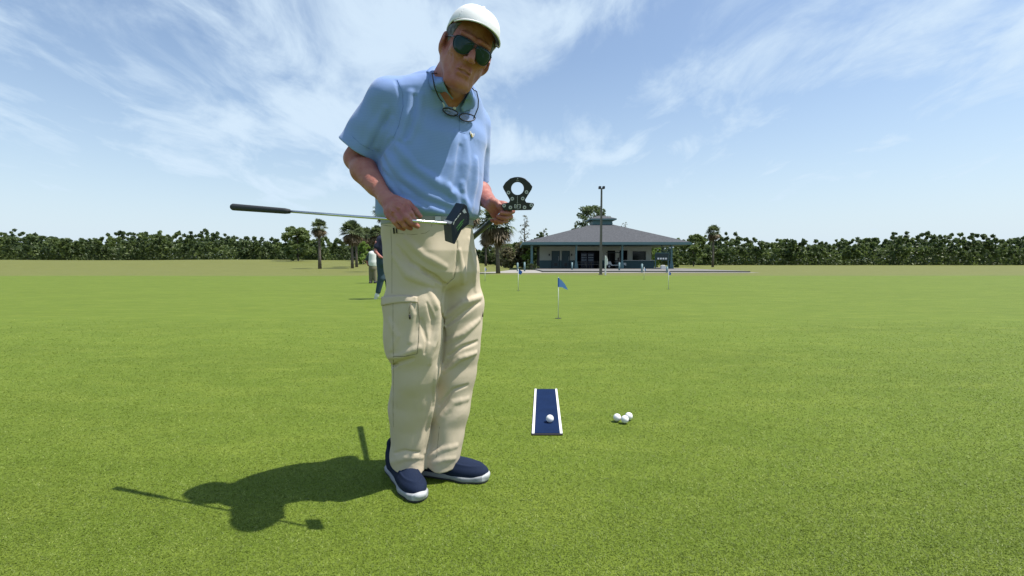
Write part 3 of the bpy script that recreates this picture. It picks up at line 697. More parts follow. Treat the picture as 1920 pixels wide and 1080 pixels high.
seam(tr, [(739, 427), (740, 438)], .0028, 'pocket_clip', M['mat_black'], to, out=.003)
seam(tr, [(744, 427), (745, 437)], .0022, 'pocket_clip', M['mat_black'], to, out=.003)
# belt
bl = [('u', loft([row(1.036, 803.5, 1.845, .1765, .1595), row(1.064, 803, 1.842, .1755, .1585)], 2.3, .004, .004), 0)]
bo = polygonise('belt', bl, (-.62, 1.55, 1.02), (-.05, 2.16, 1.08), .003, M['belt'], golfer)
q = MB(); q.prism([surf(bl, *p, out=.002)[0] for p in ((815, 406), (826, 406), (826, 414), (815, 414))], V3(.001, -.004, 0)); q.build('belt_buckle', M['grey_metal'], bo)

# ---- shoes
def shoe(heel, toe, name):
    heel = np.array([*heel, 0.]); toe = np.array([*toe, 0.]); Ln = np.linalg.norm(toe-heel); ex = (toe-heel)/Ln; ey = np.cross(UPV, ex); k = Ln/.32
    w = lambda s_, t_, z: heel+ex*s_*k+ey*t_+UPV*z
    r_ = empty(name, golfer.location); r_.parent = golfer; r_.location = (0, 0, 0)
    lo = np.minimum(heel, toe)-.09; hi = np.maximum(heel, toe)+.09; lo[2] = -.01; hi[2] = .16
    def slab(z0, z1, gr, rr):
        parts = [(.040, .0, .036+gr), (.12, .003, .037+gr), (.215, .002, .049+gr), (.268, -.001, .041+gr)]
        def f(P):
            d = None; q = P.copy(); q[..., 2] = 0
            for (a, ta, ra), (b_, tb, rb) in zip(parts[:-1], parts[1:]):
                e = cap(w(a, ta, 0), w(b_, tb, 0), ra, rb)(q); d = e if d is None else smin(d, e, .02)
            top = z1+.012*np.clip((((P-heel)@ex)/k-.22)/.1, 0, 1)**2
            d = d+rr; dz = np.maximum(P[..., 2]-top, z0-P[..., 2])+rr
            return np.minimum(np.maximum(d, dz), 0)+np.hypot(np.maximum(d, 0), np.maximum(dz, 0))-rr
        return f
    so_ = [('u', slab(.006, .027, .003, .007), 0)]
    U(so_, ell(w(.303, -.001, .027), (.011, .021, .011), np.stack([ex, ey, UPV], 1)), .012)
    polygonise('sole', so_, lo, hi, .0025, [M['sole'], M['toe_guard']], r_, lambda c: (((c-heel)@ex)/k > .294).astype(int))
    ou = [('u', slab(.0, .009, .001, .003), 0)]; polygonise('outsole', ou, lo, hi, .003, M['outsole'], r_)
    up = []; E = np.stack([ex, ey, UPV], 1)
    U(up, ell(w(.060, 0, .050), (.062, .038, .054), E))
    U(up, cap(w(.05, 0, .085), w(.09, 0, .072), .030, .030), .03)
    U(up, ell(w(.150, .002, .042), (.09, .042, .045), E), .03)
    U(up, ell(w(.222, .001, .036), (.090, .050, .038), E), .03)
    U(up, cap(w(.045, 0, .095), w(.038, 0, .122), .030, .028), .015)
    up.append(('i', halfspace(w(0, 0, .020), -UPV), .003))
    S(up, cap(w(.072, 0, .105), w(.068, 0, .19), .027, .04), .008)
    up0 = list(up)
    # raised moccasin apron
    def apron(P):
        q = (P-w(.205, .001, 0))@E; k2 = np.sqrt((q[..., 0]/.083)**2+(q[..., 1]/.036)**2); return (k2-1)*.036
    def seamd(P):
        a = np.abs(apron(P)); return .0032*np.exp(-(a/.0035)**2)*(P[..., 2] > .045)
    up.append(('d', seamd, 0))
    polygonise('upper', up, lo, hi, .0025, M['navy_knit'], r_)
    q = MB(); q.tube([w(.052, 0, .118)+ (w(.02, 0, 0)-w(.04, 0, 0))*.5, w(.028, 0, .128), w(.018, 0, .120)], .004, 8); q.build('heel_tab', M['navy_knit'], r_, True)
    return r_
shoe((-.532, 2.005), (-.330, 1.692), 'shoe')
shoe((-.405, 1.958), (-.086, 1.875), 'shoe')

# ---- reading glasses on their cord
rg = empty('reading_glasses', sf(855, 215, .01), 'thin dark reading glasses hanging open from a cord on the blue polo shirt', 'glasses')
def ell_px(cx, cy, a, b_, rot, n=26):
    c, s_ = math.cos(R(rot)), math.sin(R(rot)); return [(cx+a*math.cos(t)*c-b_*math.sin(t)*s_, cy+a*math.cos(t)*s_+b_*math.sin(t)*c) for t in np.linspace(0, 2*math.pi, n)]
for cx, cy, rot in ((841, 211, 24), (871.5, 222.5, 8)):
    ring_ = [bf(x, y, .014) for x, y in ell_px(cx, cy, 14.2, 7.4, rot)]
    q = MB(); q.tube(ring_, .0025, 6); fo = q.build('frame', M['frame_dark'], rg, True)
    cc = sum(ring_[:-1])/len(ring_[:-1]); q = MB(); q.add([cc]+ring_[:-1], [(0, i+1, (i+1) % (len(ring_)-1)+1) for i in range(len(ring_)-1)]); q.build('lens', M['clear_lens'], fo, solid=.001)
bs = surf(both, 855, 216)[0][1]-.020
q = MB(); q.tube([W(852, 216, bs), W(855, 215, bs-.002), W(858, 219, bs)], .0018, 6); q.build('bridge', M['frame_dark'], rg, True)
q = MB(); q.tube([bf(830, 204, .012), bf(830, 196, .012), bf(829, 189, .012)], .0018, 6); q.build('temple', M['silver_cord'], rg, True)
q = MB(); q.tube([bf(829, 190, .013), bf(828.5, 182, .020), bf(828.5, 172, .030), bf(828, 160, .032), bf(827, 145, .032), bf(826, 130, .028), W(824, 120, 1.70)], .0021, 6); q.build('cord', M['frame_dark'], rg, True)
q = MB(); q.tube([bf(882.5, 225, .014), bf(885.5, 214, .016), bf(886, 202, .026), bf(885, 188, .030), bf(882, 172, .03), W(877, 160, 1.71)], .0022, 6); q.build('cord', M['frame_dark'], rg, True)

# ---- putter in the right hand
A = W(838, 419, 1.505); B_ = W(656, 405, 1.615); dr = (B_-A)/np.linalg.norm(B_-A)
p1 = empty('putter', A, 'steel shafted mallet putter held level across the waist, dark head with green lettering', 'putter')
q = MB(); q.tube([A, A+dr*.64], .0048, 12); q.build('shaft', M['steel'], p1, True)
q = MB(); q.tube([A+dr*.62, A+dr*.64, A+dr*.88, A+dr*.885], [.008, .0105, .013, .011], 12); q.build('grip', M['grip'], p1, True)
Yh = 1.485; front = [(846, 421), (860, 400), (871, 382), (876, 386), (881, 404), (880, 420), (866, 431), (853, 458), (849, 457)]
Pf = [W(x, y, Yh) for x, y in front]; ext = W(831, 417, 1.545)-W(846, 421, Yh)
q = MB(); q.prism(Pf, ext); ho = q.build('head', M['dark_blue_metal'], p1, bevel=.0022)
q = MB(); q.prism([W(x, y, Yh-.0015) for x, y in ((851, 421), (862, 404), (871, 392), (876, 408), (874, 417), (862, 427), (854, 440))], (0, .004, 0)); q.build('cavity', M['black_metal'], ho)
q = MB()
for a, b_ in (((856, 428), (866, 414)), ((858, 432), (868, 418)), ((860, 424), (870, 411))): q.tube([W(*a, Yh-.0015), W(*b_, Yh-.0015)], .0010, 5)
q.build('lettering', M['lime_paint'], ho)
q = MB()
for a, b_ in (((850, 421), (852, 415)), ((853, 414), (857, 409)), ((858, 408), (861, 403)), ((862, 402), (864, 400))): q.tube([W(*a, Yh-.0015), W(*b_, Yh-.0015)], .0014, 5)
q.build('marking', M['white_paint'], ho)
q = MB(); q.prism([W(x, y, Yh-.002) for x, y in ((867, 396), (871, 391), (875, 399), (870, 400))], (0, .003, 0)); q.build('weight_plate', M['grey_metal'], ho)
q = MB(); q.prism([W(831, 417, 1.545)+V3(0, -.002, .001), W(833.5, 412.5, 1.545)+V3(0, -.002, .001), W(848.5, 416.5, Yh)+V3(0, -.002, .001), W(846, 420.5, Yh)+V3(0, -.002, .001)], (0, .002, 0)); q.build('face_stripe', M['grey_metal'], ho)

# ---- putter in the left hand, head up
C2 = W(970, 366, 1.755); vd = C2-V3(0, 0, H_CAM); vd /= np.linalg.norm(vd); exx = V3(1, 0, 0)-vd*vd[0]; exx /= np.linalg.norm(exx); eyy = np.cross(exx, vd); 
if eyy[2] < 0: eyy = -eyy
mpp = np.linalg.norm(C2-V3(0, 0, H_CAM))/F_PX/6.75*1.0
OUT = [(985, 500), (950, 440), (950, 424), (978, 410), (1042, 400), (1056, 372), (1020, 310), (975, 232), (968, 205), (1000, 155), (1060, 106), (1110, 92), (1150, 88), (1195, 92), (1240, 106), (1300, 158), (1335, 205), (1325, 240), (1280, 310), (1244, 372), (1262, 398), (1350, 407), (1358, 430), (1320, 492)]
cx0, cy0 = 1148, 310
loc2 = lambda x, y: ((x-cx0)*mpp, -(y-cy0)*mpp)
at2 = lambda x, y, d=0: C2+exx*loc2(x, y)[0]+eyy*loc2(x, y)[1]+vd*d
hd = [('u', polyplate(C2+vd*.011, exx, eyy, vd, [loc2(*p) for p in OUT], .011, .0015), 0)]
S(hd, cap(at2(1150, 228, -.05), at2(1150, 228, .08), 78*mpp), .0015)
p2 = empty('putter', at2(985, 470), 'black mallet putter with round hole and white DF3 lettering held up in the left hand', 'putter')
h2 = polygonise('head', hd, C2-.09, C2+.09, .0012, M['black_metal'], p2)
for x, y in ((1038, 278), (1262, 272), (1085, 353), (1215, 350), (983, 437), (1062, 460), (1238, 458), (1322, 432)):
    q = MB(); q.tube([at2(x, y, .002), at2(x, y, -.0012)], 22*mpp, 20); w_ = q.build('weight_screw', M['grey_metal'], h2)
    q = MB(); q.tube([at2(x, y, -.0008), at2(x, y, -.0022)], 9*mpp, 6); q.build('socket', M['black_metal'], w_)
def strokes(q, lines, wd, d=-.0008, th=.0012):
    for (x0, y0), (x1, y1) in lines:
        L_ = math.hypot(x1-x0, y1-y0); nx, ny = -(y1-y0)/L_*wd/2, (x1-x0)/L_*wd/2; tx, ty = (x1-x0)/L_*wd/2, (y1-y0)/L_*wd/2
        q.prism([at2(x0+nx-tx, y0+ny-ty, d), at2(x1+nx+tx, y1+ny+ty, d), at2(x1-nx+tx, y1-ny+ty, d), at2(x0-nx-tx, y0-ny-ty, d)], vd*th)
q = MB()
strokes(q, [((1115, 424), (1115, 466)), ((1115, 424), (1127, 424)), ((1127, 424), (1132, 430)), ((1132, 430), (1132, 460)), ((1132, 460), (1127, 466)), ((1127, 466), (1115, 466))], 5.6)
strokes(q, [((1145, 424), (1145, 466)), ((1145, 424), (1160, 424)), ((1145, 444), (1157, 444))], 5.6, -.0009)
strokes(q, [((1171, 424), (1187, 424)), ((1187, 424), (1187, 466)), ((1176, 444), (1187, 444)), ((1171, 466), (1187, 466))], 5.6, -.0010)
q.build('lettering', M['white_paint'], h2)
q = MB(); strokes(q, [((1140, 478), (1165, 478))], 3); q.build('underline', M['white_paint'], h2)
q = MB(); strokes(q, [((1134, 129), (1168, 129)), ((1151, 100), (1151, 118)), ((1143, 109), (1159, 109))], 2.6); q.build('top_mark', M['white_paint'], h2)
q = MB(); strokes(q, [((1149, 318), (1149, 390)), ((1143, 404), (1155, 404)), ((1149, 396), (1149, 410))], 2.4); q.build('sight_line', M['white_paint'], h2)
s0 = at2(1000, 478, .016); s1 = W(889, 443, 2.02); d2 = (s1-s0)/np.linalg.norm(s1-s0)
q = MB(); q.tube([s0, s0+d2*.60], .0050, 12); q.build('shaft', M['steel'], p2, True)
q = MB(); q.tube([s0+d2*.12, s0+d2*.14, s0+d2*.84, s0+d2*.845], [.008, .0105, .0150, .012], 12); q.build('grip', M['green_shaft'], p2, True)

# ================================================================== the putting station
def golf_ball(c, label, group=None, r=.02135):
    q = MB(); q.sphere((0, 0, 0), r, 32, 20); o = q.build('golf_ball', M['ball'], None, True); o.location = (c[0], c[1], c[2]+r); return tag(o, label, 'golf ball', group)
g0 = G(1031, 795); golf_ball((g0[0], g0[1], .009), 'white golf ball resting on the navy putting mat')
grp = 'loose golf balls lying on the green'
for (x, y), lb in (((1157, 791), 'white golf ball on the grass, leftmost of the cluster of three'), ((1171.5, 794.5), 'white golf ball on the grass, middle and nearest of the cluster of three'), ((1179, 788.5), 'white golf ball on the grass, rightmost and farthest of the cluster of three')):
    g = G(x, y); golf_ball((g[0], g[1], .004), lb, grp)
c4 = [G(997, 817), G(1055, 817), G(1044.5, 731), G(1002.5, 731)]
pm = empty('putting_mat', (c4[0]+c4[2])/2, 'narrow navy blue putting mat with white side stripes lying on the green', 'putting mat')
def quad_at(u0, u1, v0, v1):
    f = lambda u, v: (c4[0]*(1-u)+c4[1]*u)*(1-v)+(c4[3]*(1-u)+c4[2]*u)*v
    return [f(u0, v0), f(u1, v0), f(u1, v1), f(u0, v1)]
def slabq(p, z0, z1, name, m_, par, bevel=0): q = MB(); q.prism([(*x[:2], z0) for x in p], (0, 0, z1-z0)); return q.build(name, m_, par, bevel=bevel)
slabq(quad_at(-.005, 1.005, 0, 1.0), .001, .007, 'base', M['mat_black'], pm, .0015)
slabq(quad_at(.09, .91, .018, .99), .0045, .0095, 'turf', M['mat_navy'], pm, .001)
slabq(quad_at(.0, .085, .012, .995), .0045, .0100, 'stripe', M['mat_white'], pm, .001); slabq(quad_at(.915, 1.0, .012, .995), .0045, .0100, 'stripe', M['mat_white'], pm, .001)
# ================================================================== ground
def hgt(x, y):
    """lie of the land: flat around the green, soft mounds beyond it to the left"""
    h = 0.0
    m_ = min(1, max(0, (y-46)/45.)); side = min(1, max(0, (-x-2)/14.))
    h += 1.15*m_*m_*(3-2*m_)*side
    h += .10*math.sin(x*.11+1)*math.sin(y*.09)*min(1, max(0, (y-34)/12.))*side
    return h
def sheet(name, xs, ys, z, m_, fn=None, kind='structure'):
    q = MB(); q.grid([[(x, y, (fn(x, y) if fn else 0)+z) for x in xs] for y in ys]); o = q.build(name, m_, None, True); o['kind'] = kind; return o
xs = np.concatenate([np.linspace(-900, -130, 12), np.linspace(-120, 120, 90), np.linspace(130, 900, 12)])
ys = np.concatenate([np.linspace(-60, 30, 10), np.linspace(33, 160, 70), np.linspace(170, 1600, 24)])
sheet('ground', xs, ys, -.012, M['rough'], hgt)
def blob(name, pts, z, m_, n=6):
    P = []; k = len(pts)
    for i in range(k):
        p0, p1, p2, p3 = [np.array(pts[(i+j) % k], float) for j in (-1, 0, 1, 2)]
        for f in np.linspace(0, 1, n, endpoint=False): P.append(.5*((2*p1)+(-p0+p2)*f+(2*p0-5*p1+4*p2-p3)*f*f+(-p0+3*p1-3*p2+p3)*f**3))
    me = bpy.data.meshes.new(name); me.from_pydata([(p[0], p[1], z) for p in P], [], [tuple(range(len(P)))]); o = link_mesh(name, me, m_); o['kind'] = 'structure'; return o
blob('fringe', [(-60, -40), (60, -40), (62, 10), (48, 31.3), (20, 32.4), (6, 32.2), (-3, 32.6), (-14, 31.0), (-40, 30.4), (-58, 20)], -.004, M['fringe'])
blob('putting_green', [(-50, -30), (50, -30), (52, 8), (42, 27.5), (20, 29.2), (8, 29.4), (0, 31.2), (-6, 31.0), (-13, 28.8), (-34, 28.2), (-50, 16)], 0, M['green'])
# concrete path and apron in front of the pavilion
def poly_struct(name, pts, z, m_, top=None):
    q = MB()
    if top: q.prism([(x, y, z) for x, y in pts], (0, 0, top)); o = q.build(name, m_)
    else: q.add([(x, y, z) for x, y in pts], [tuple(range(len(pts)))]); o = q.build(name, m_)
    o['kind'] = 'structure'; return o
gx = lambda px, py: tuple(G(px, py)[:2])
poly_struct('path', [(-3.4, 36.3), (-1.2, 41.5), (-.2, 49), (2.6, 49), (2.5, 39.0), (19.6, 38.2), (19.6, 37.0), (1.5, 36.4)], .0, M['concrete'])
poly_struct('patio', [(2.6, 39.3), (2.2, 62), (19.6, 62), (19.6, 38.6)], .0, M['slab'], .10)

# ------------------------------------------------------------------ pavilion
pav = empty('pavilion', (10.5, 56, 0), 'low open sided clubhouse pavilion with grey hipped shingle roof, teal trim and cupola', 'building')
XL, XR = 1.15, 19.2; YF, YB = 50.5, 67.5; ZE = 2.93       # eave corners
xw0, xw1 = 3.30, 16.6; YW = 56.0
ix0, ix1, iy0, iy1, zr = 9.84, 12.33, 57.7, 60.3, 5.36
q = MB()
ea = [(XL, YF, ZE), (XR, YF, ZE), (XR, YB, ZE), (XL, YB, ZE)]; ra = [(ix0, iy0, zr), (ix1, iy0, zr), (ix1, iy1, zr), (ix0, iy1, zr)]
q.add(ea+ra, [(0, 1, 5, 4), (1, 2, 6, 5), (2, 3, 7, 6), (3, 0, 4, 7), (4, 5, 6, 7)]); roof = q.build('roof', M['shingle'], pav, solid=.06)
q = MB()
for (x0, y0, x1, y1) in ((XL, YF-.04, XR, YF), (XL, YB, XR, YB+.04), (XL-.04, YF-.04, XL, YB+.04), (XR, YF-.04, XR+.04, YB+.04)): q.box((x0, y0, ZE-.24), (x1, y1, ZE+.035))
q.build('fascia', M['teal'], roof)
q = MB(); q.box((XL+.02, YF+.02, ZE-.26), (XR-.02, YB-.02, ZE-.20)); q.build('soffit', M['teal_dark'], roof)
q = MB(); q.box((ix0+.05, iy0+.05, zr-.1), (ix1-.05, iy1-.05, zr+.70)); cu = q.build('cupola', M['teal'], pav)
q = MB(); q.add([(ix0-.36, iy0-.36, zr+.74), (ix1+.36, iy0-.36, zr+.74), (ix1+.36, iy1+.36, zr+.74), (ix0-.36, iy1+.36, zr+.74), (10.7, 58.75, zr+1.20), (11.5, 58.75, zr+1.20), (11.5, 59.25, zr+1.20), (10.7, 59.25, zr+1.20)], [(0, 1, 5, 4), (1, 2, 6, 5), (2, 3, 7, 6), (3, 0, 4, 7), (4, 5, 6, 7)]); q.build('cupola_roof', M['shingle'], cu)
q = MB(); q.box((ix0-.38, iy0-.38, zr+.58), (ix1+.38, iy1+.38, zr+.735)); q.build('cupola_fascia', M['teal'], cu)
# walls: cream above, teal wainscot below, with real openings
dpx = lambda px: (px-960)/F_PX*YW
op = [(dpx(1078.5), dpx(1124.5), .1, 2.18), (dpx(1138.5), dpx(1153.5), .1, 2.18), (dpx(1161), dpx(1176), .1, 2.2)]     # dark bays
win = (dpx(1185.5), dpx(1210.5), 1.0, 2.1)
drs = [(dpx(1034), dpx(1049.5)), (dpx(1053), dpx(1068.5))]
def wallrun(x0, x1, z0, z1, name, m_, par, y0=YW, th=.18):
    q = MB(); q.box((x0, y0, z0), (x1, y0+th, z1)); return q.build(name, m_, par)
edges = sorted([xw0, xw1]+[v for o_ in op for v in o_[:2]]+[win[0], win[1]]+[v for d_ in drs for v in d_])
wq = MB(); wn = MB()
for a, b_ in zip(edges[:-1], edges[1:]):
    mid_ = (a+b_)/2; o_ = [t for t in op+[win]+[(d_[0], d_[1], .1, 2.15) for d_ in drs] if t[0] < mid_ < t[1]]
    if not o_: wq.box((a, YW, 1.02), (b_, YW+.18, ZE-.26)); wn = MB(); wn.box((a, YW-.012, .1), (b_, YW+.18, 1.018)); wn.build('wainscot', M['teal_dark'], pav)
    else:
        t = o_[0]; wq.box((a, YW, t[3]), (b_, YW+.18, ZE-.26))
        if t is win: wn = MB(); wn.box((a, YW-.012, .1), (b_, YW+.18, t[2])); wn.build('wainscot', M['teal_dark'], pav)
wq.build('wall', M['wall_cream'], pav)
q = MB(); q.box((xw0, YW+.19, .1), (xw0+.18, YW+7, ZE-.26)); q.box((xw1-.18, YW+.19, .1), (xw1, YW+7, ZE-.26)); q.box((xw0+.18, YW+2.6, .1), (xw1-.18, YW+2.8, ZE-.26)); q.build('inner_wall', M['bay_shade'], pav)  # walls behind the openings, coloured as dark as the shade there
for a, b_ in drs:
    q = MB(); q.box((a+.03, YW+.05, .11), (b_-.03, YW+.09, 2.12)); d_ = q.build('door', M['door_teal'], pav)
    q = MB(); q.box(((a+b_)/2-.18, YW+.035, .35), ((a+b_)/2+.18, YW+.05, .68)); q.build('vent', M['black_metal'], d_)
    q = MB(); q.box((b_-.16, YW+.02, 1.0), (b_-.11, YW+.05, 1.5)); q.build('handle', M['grey_metal'], d_)
q = MB(); q.box((win[0]-.06, YW-.02, win[2]-.05), (win[1]+.06, YW-.002, win[2])); q.box((win[0]-.06, YW-.02, win[3]), (win[1]+.06, YW-.002, win[3]+.06)); q.box((win[0]-.06, YW-.02, win[2]), (win[0], YW-.002, win[3])); q.box((win[1], YW-.02, win[2]), (win[1]+.06, YW-.002, win[3])); wf = q.build('window', M['wall_cream'], pav)
q = MB(); q.box((win[0], YW+.08, win[2]), (win[1], YW+.10, win[3])); q.build('pane', M['glass_dark'], wf)
q = MB(); q.box((dpx(1164), YW-1.3, .1), (dpx(1220), YW-.05, .98)); ct = q.build('counter', M['teal_dark'], pav)
q = MB(); q.box((dpx(1162.5), YW-1.4, .985), (dpx(1221), YW-.02, 1.04)); q.build('counter_top', M['white_paint'], ct)
for px in (1029.5, 1071.5):
    q = MB(); q.box((dpx(px)-.07, YW-.14, 1.55), (dpx(px)+.07, YW-.013, 1.80)); q.build('wall_lamp', M['black_metal'], pav)
def column(px, Y, w=.17):
    x = (px-960)/F_PX*Y; q = MB(); q.box((x-w, Y-w, .1), (x+w, Y+w, .32)); q.box((x-w, Y-w, .32), (x+w, Y+w, .95), taper=w*.5); q.box((x-w*.48, Y-w*.48, .95), (x+w*.48, Y+w*.48, ZE-.27)); q.build('column', M['teal'], pav)
for px, Y, w in ((997, 51.2, .25), (1010, 61.8, .2), (1080, 51.2, .19), (1166, 51.2, .19), (1258, 51.2, .21)): column(px, Y, w)
q = MB()
x0, x1 = (1240-960)/F_PX*54, (1255-960)/F_PX*54
q.box((x0, 54, .9), (x0+.07, 54.08, ZE-.27)); q.box((x1-.07, 54, .9), (x1, 54.08, ZE-.27))
for i in range(8): q.box((x0+.07, 54.0, 1.0+i*.2), (x1-.07, 54.05, 1.09+i*.2))
q.build('lattice_screen', M['teal_dark'], pav)

# drinks machines, tables, cart, notice board under the roof
for i, (a, b_) in enumerate(((1091, 1103), (1104, 1116))):
    vm = empty('vending_machine', (dpx((a+b_)/2), 57.2, .1), ('dark blue vending machine in the shaded bay, nearer the two teal doors', 'dark blue vending machine in the shaded bay, nearer the light pole')[i], 'vending machine', 'vending machines under the pavilion roof')
    x0, x1 = dpx(a), dpx(b_); q = MB(); q.box((x0, 56.9, .1), (x1, 57.6, 1.95)); q.build('cabinet', M['vend'], vm, bevel=.02)
    for k in range(3):
        q = MB()
        for j in range(4): q.box((x0+.08+j*.155, 56.86, 1.0+k*.3), (x0+.19+j*.155, 56.895, 1.12+k*.3))
        sh = q.build('product_row', M['vend_item'], vm); 
def picnic(px, Y, lb):
    x = (px-960)/F_PX*Y; t = empty('picnic_table', (x, Y, .1), lb, 'picnic table', 'picnic tables in the pavilion shade')
    q = MB(); q.box((x-.75, Y-.36, .80), (x+.75, Y+.36, .85)); q.build('table_top', M['wood'], t)
    for s in (-1, 1):
        q = MB(); q.box((x-.75, Y+s*.72-.13, .52), (x+.75, Y+s*.72+.13, .57)); q.build('bench', M['wood'], t)
    for s in (-1, 1):
        q = MB(); q.prism([(x+s*.5, Y-.78, .1), (x+s*.5, Y-.70, .1), (x+s*.5, Y-.22, .8), (x+s*.5, Y-.30, .8)], (.06, 0, 0)); q.prism([(x+s*.5, Y+.70, .1), (x+s*.5, Y+.78, .1), (x+s*.5, Y+.30, .8), (x+s*.5, Y+.22, .8)], (.06, 0, 0)); q.box((x+s*.5+.062, Y-.8, .46), (x+s*.5+.11, Y+.8, .52)); q.build('leg', M['wood'], t)
picnic(1089, 54.2, 'grey picnic table in the pavilion shade in front of the vending machines, left one'); picnic(1115, 54.4, 'grey picnic table in the pavilion shade just left of the light pole')
def cart(px, Y):
    x = (px-960)/F_PX*Y; c = empty('golf_cart', (x, Y, .1), 'white golf cart with dark canopy parked in the pavilion shade', 'golf cart'); z = .1
    q = MB(); q.prism([(x-1.15, Y-.55, z+.30), (x+1.15, Y-.55, z+.30), (x+1.15, Y-.55, z+.62), (x+.35, Y-.55, z+.68), (x+.25, Y-.55, z+.42), (x-.45, Y-.55, z+.42), (x-.60, Y-.55, z+.80), (x-.98, Y-.55, z+.74), (x-1.15, Y-.55, z+.52)], (0, 1.1, 0)); q.build('body', M['cart_white'], c, bevel=.03)
    q = MB(); q.box((x-.95, Y-.6, z+1.75), (x+.85, Y+.6, z+1.82)); q.build('canopy', M['sleeve_dark'], c, bevel=.02)
    for sx, sy in ((-.75, -.5), (-.75, .5), (.75, -.5), (.75, .5)):
        q = MB(); q.tube([(x+sx, Y+sy, z+.62), (x+sx*.95, Y+sy, z+1.76)], .02, 6); q.build('canopy_post', M['black_metal'], c)
    for sx, sy in ((-.78, -.52), (-.78, .52), (.78, -.52), (.78, .52)):
        q = MB(); q.tube([(x+sx, Y+sy-.08, z+.23), (x+sx, Y+sy+.08, z+.23)], .23, 20); w_ = q.build('wheel', M['tyre'], c, bevel=.02)
        q = MB(); q.tube([(x+sx, Y+sy-.09, z+.23), (x+sx, Y+sy+.09, z+.23)], .11, 14); q.build('rim', M['cart_white'], w_)
    q = MB(); q.box((x-.05, Y-.5, z+.69), (x+.45, Y+.5, z+.84)); q.box((x+.36, Y-.5, z+.845), (x+.46, Y+.5, z+1.2)); q.build('seat', M['wood'], c, bevel=.03)
    q = MB(); q.tube([(x-.62, Y-.25, z+.8), (x-.45, Y-.25, z+1.02)], .02, 6); q.build('steering_column', M['black_metal'], c)
cart(1153, 53.6)
def board(px, Y):
    x = (px-960)/F_PX*Y; c = empty('notice_board', (x, Y, .1), 'dark green notice board on two posts beside the right corner column', 'notice board'); w = .68
    q = MB(); q.box((x-w, Y, 1.05), (x+w, Y+.06, 1.75)); pn = q.build('panel', M['sleeve_dark'], c)
    q = MB(); q.box((x-w-.04, Y-.03, 1.75), (x+w+.04, Y+.09, 1.82)); q.build('cap_rail', M['teal_dark'], c)
    for s in (-1, 1): q = MB(); q.box((x+s*w-.05, Y+.062, .1), (x+s*w+.05, Y+.14, 1.74)); q.build('post', M['teal_dark'], c)
    for i in range(4): q = MB(); q.box((x-.5+i*.27, Y-.012, 1.10), (x-.32+i*.27, Y-.002, 1.28)); q.build('paper', M['paper'], pn)
board(1241, 50.0)
q = MB(); x = (1241-960)/F_PX*49.6; q.box((x-.1, 49.5, .1), (x+.35, 49.9, .45)); q.box((x-.06, 49.55, .46), (x+.31, 49.85, .50)); tag(q.build('storage_box', M['paper'], bevel=.02), 'small white box standing on the patio under the notice board', 'box')
blab = ['teal bollard left of the big corner column, farthest left', 'teal bollard between the far left bollard and the corner column', 'teal bollard beside the column right of the two doors', 'teal bollard just left of the column by the golf cart', 'teal bollard in front of the serving counter', 'pale teal bollard between notice board and right corner column']
for (px, pt, pb, w), lb in zip(((970.5, 492, 508.5, .078), (983.5, 491, 508.5, .078), (1072.5, 491.5, 507.5, .078), (1161, 491.5, 508.8, .078), (1203.5, 494, 511, .078), (1250.5, 499, 511, .078)), blab):
    Y = min(H_CAM*F_PX/(pb-490), 47.5); x = (px-960)/F_PX*Y; hh = H_CAM+(490-pt)/F_PX*Y
    b_ = empty('bollard', (x, Y, 0), lb, 'bollard', 'teal bollards along the patio edge'); q = MB(); q.tube([(x, Y, 0), (x, Y, hh-.06)], w, 16); q.build('post', M['bollard'], b_, True); q = MB(); q.sphere((x, Y, hh-.06), w, 16, 8, sc=(1, 1, .6)); q.build('cap', M['bollard'], b_, True)

# light pole, white marker post
Y = 31.6; x = (1126.2-960)/F_PX*Y; lp = empty('light_pole', (x, Y, 0), 'tall square bronze light pole with twin floodlights in front of the pavilion', 'light pole')
hp = H_CAM+(490-356)/F_PX*Y; q = MB(); q.box((x-.085, Y-.085, 0), (x+.085, Y+.085, hp), taper=.035); q.build('pole', M['pole_grey'], lp)
q = MB(); q.box((x-.13, Y-.13, 0), (x+.13, Y+.13, .03)); q.build('base_plate', M['pole_grey'], lp, bevel=.01)
q = MB(); q.box((x-.12, Y-.03, hp), (x+.12, Y+.03, hp+.05)); q.build('cross_arm', M['pole_grey'], lp)
for s in (-1, 1): q = MB(); q.box((x+s*.125-.075, Y-.16, hp-.05+.055), (x+s*.125+.075, Y+.12, hp+.17)); q.build('floodlight', M['black_metal'], lp, bevel=.01)
Y = 30.4; x = (1135.5-960)/F_PX*Y; wp = empty('marker_post', (x, Y, 0), 'white wooden post with a small box on its right side, beside the light pole', 'post')
q = MB(); q.prism([(x-.05, Y, 0), (x+.04, Y, 0), (x+.04, Y, 1.22), (x, Y, 1.27), (x-.05, Y, 1.25)], (0, .09, 0)); q.build('post', M['white_paint'], wp, bevel=.008)
q = MB(); q.prism([(x+.042, Y-.02, .66), (x+.13, Y-.02, .70), (x+.13, Y-.02, 1.02), (x+.042, Y-.02, 1.20)], (0, .12, 0)); q.build('box', M['white_paint'], wp, bevel=.008)

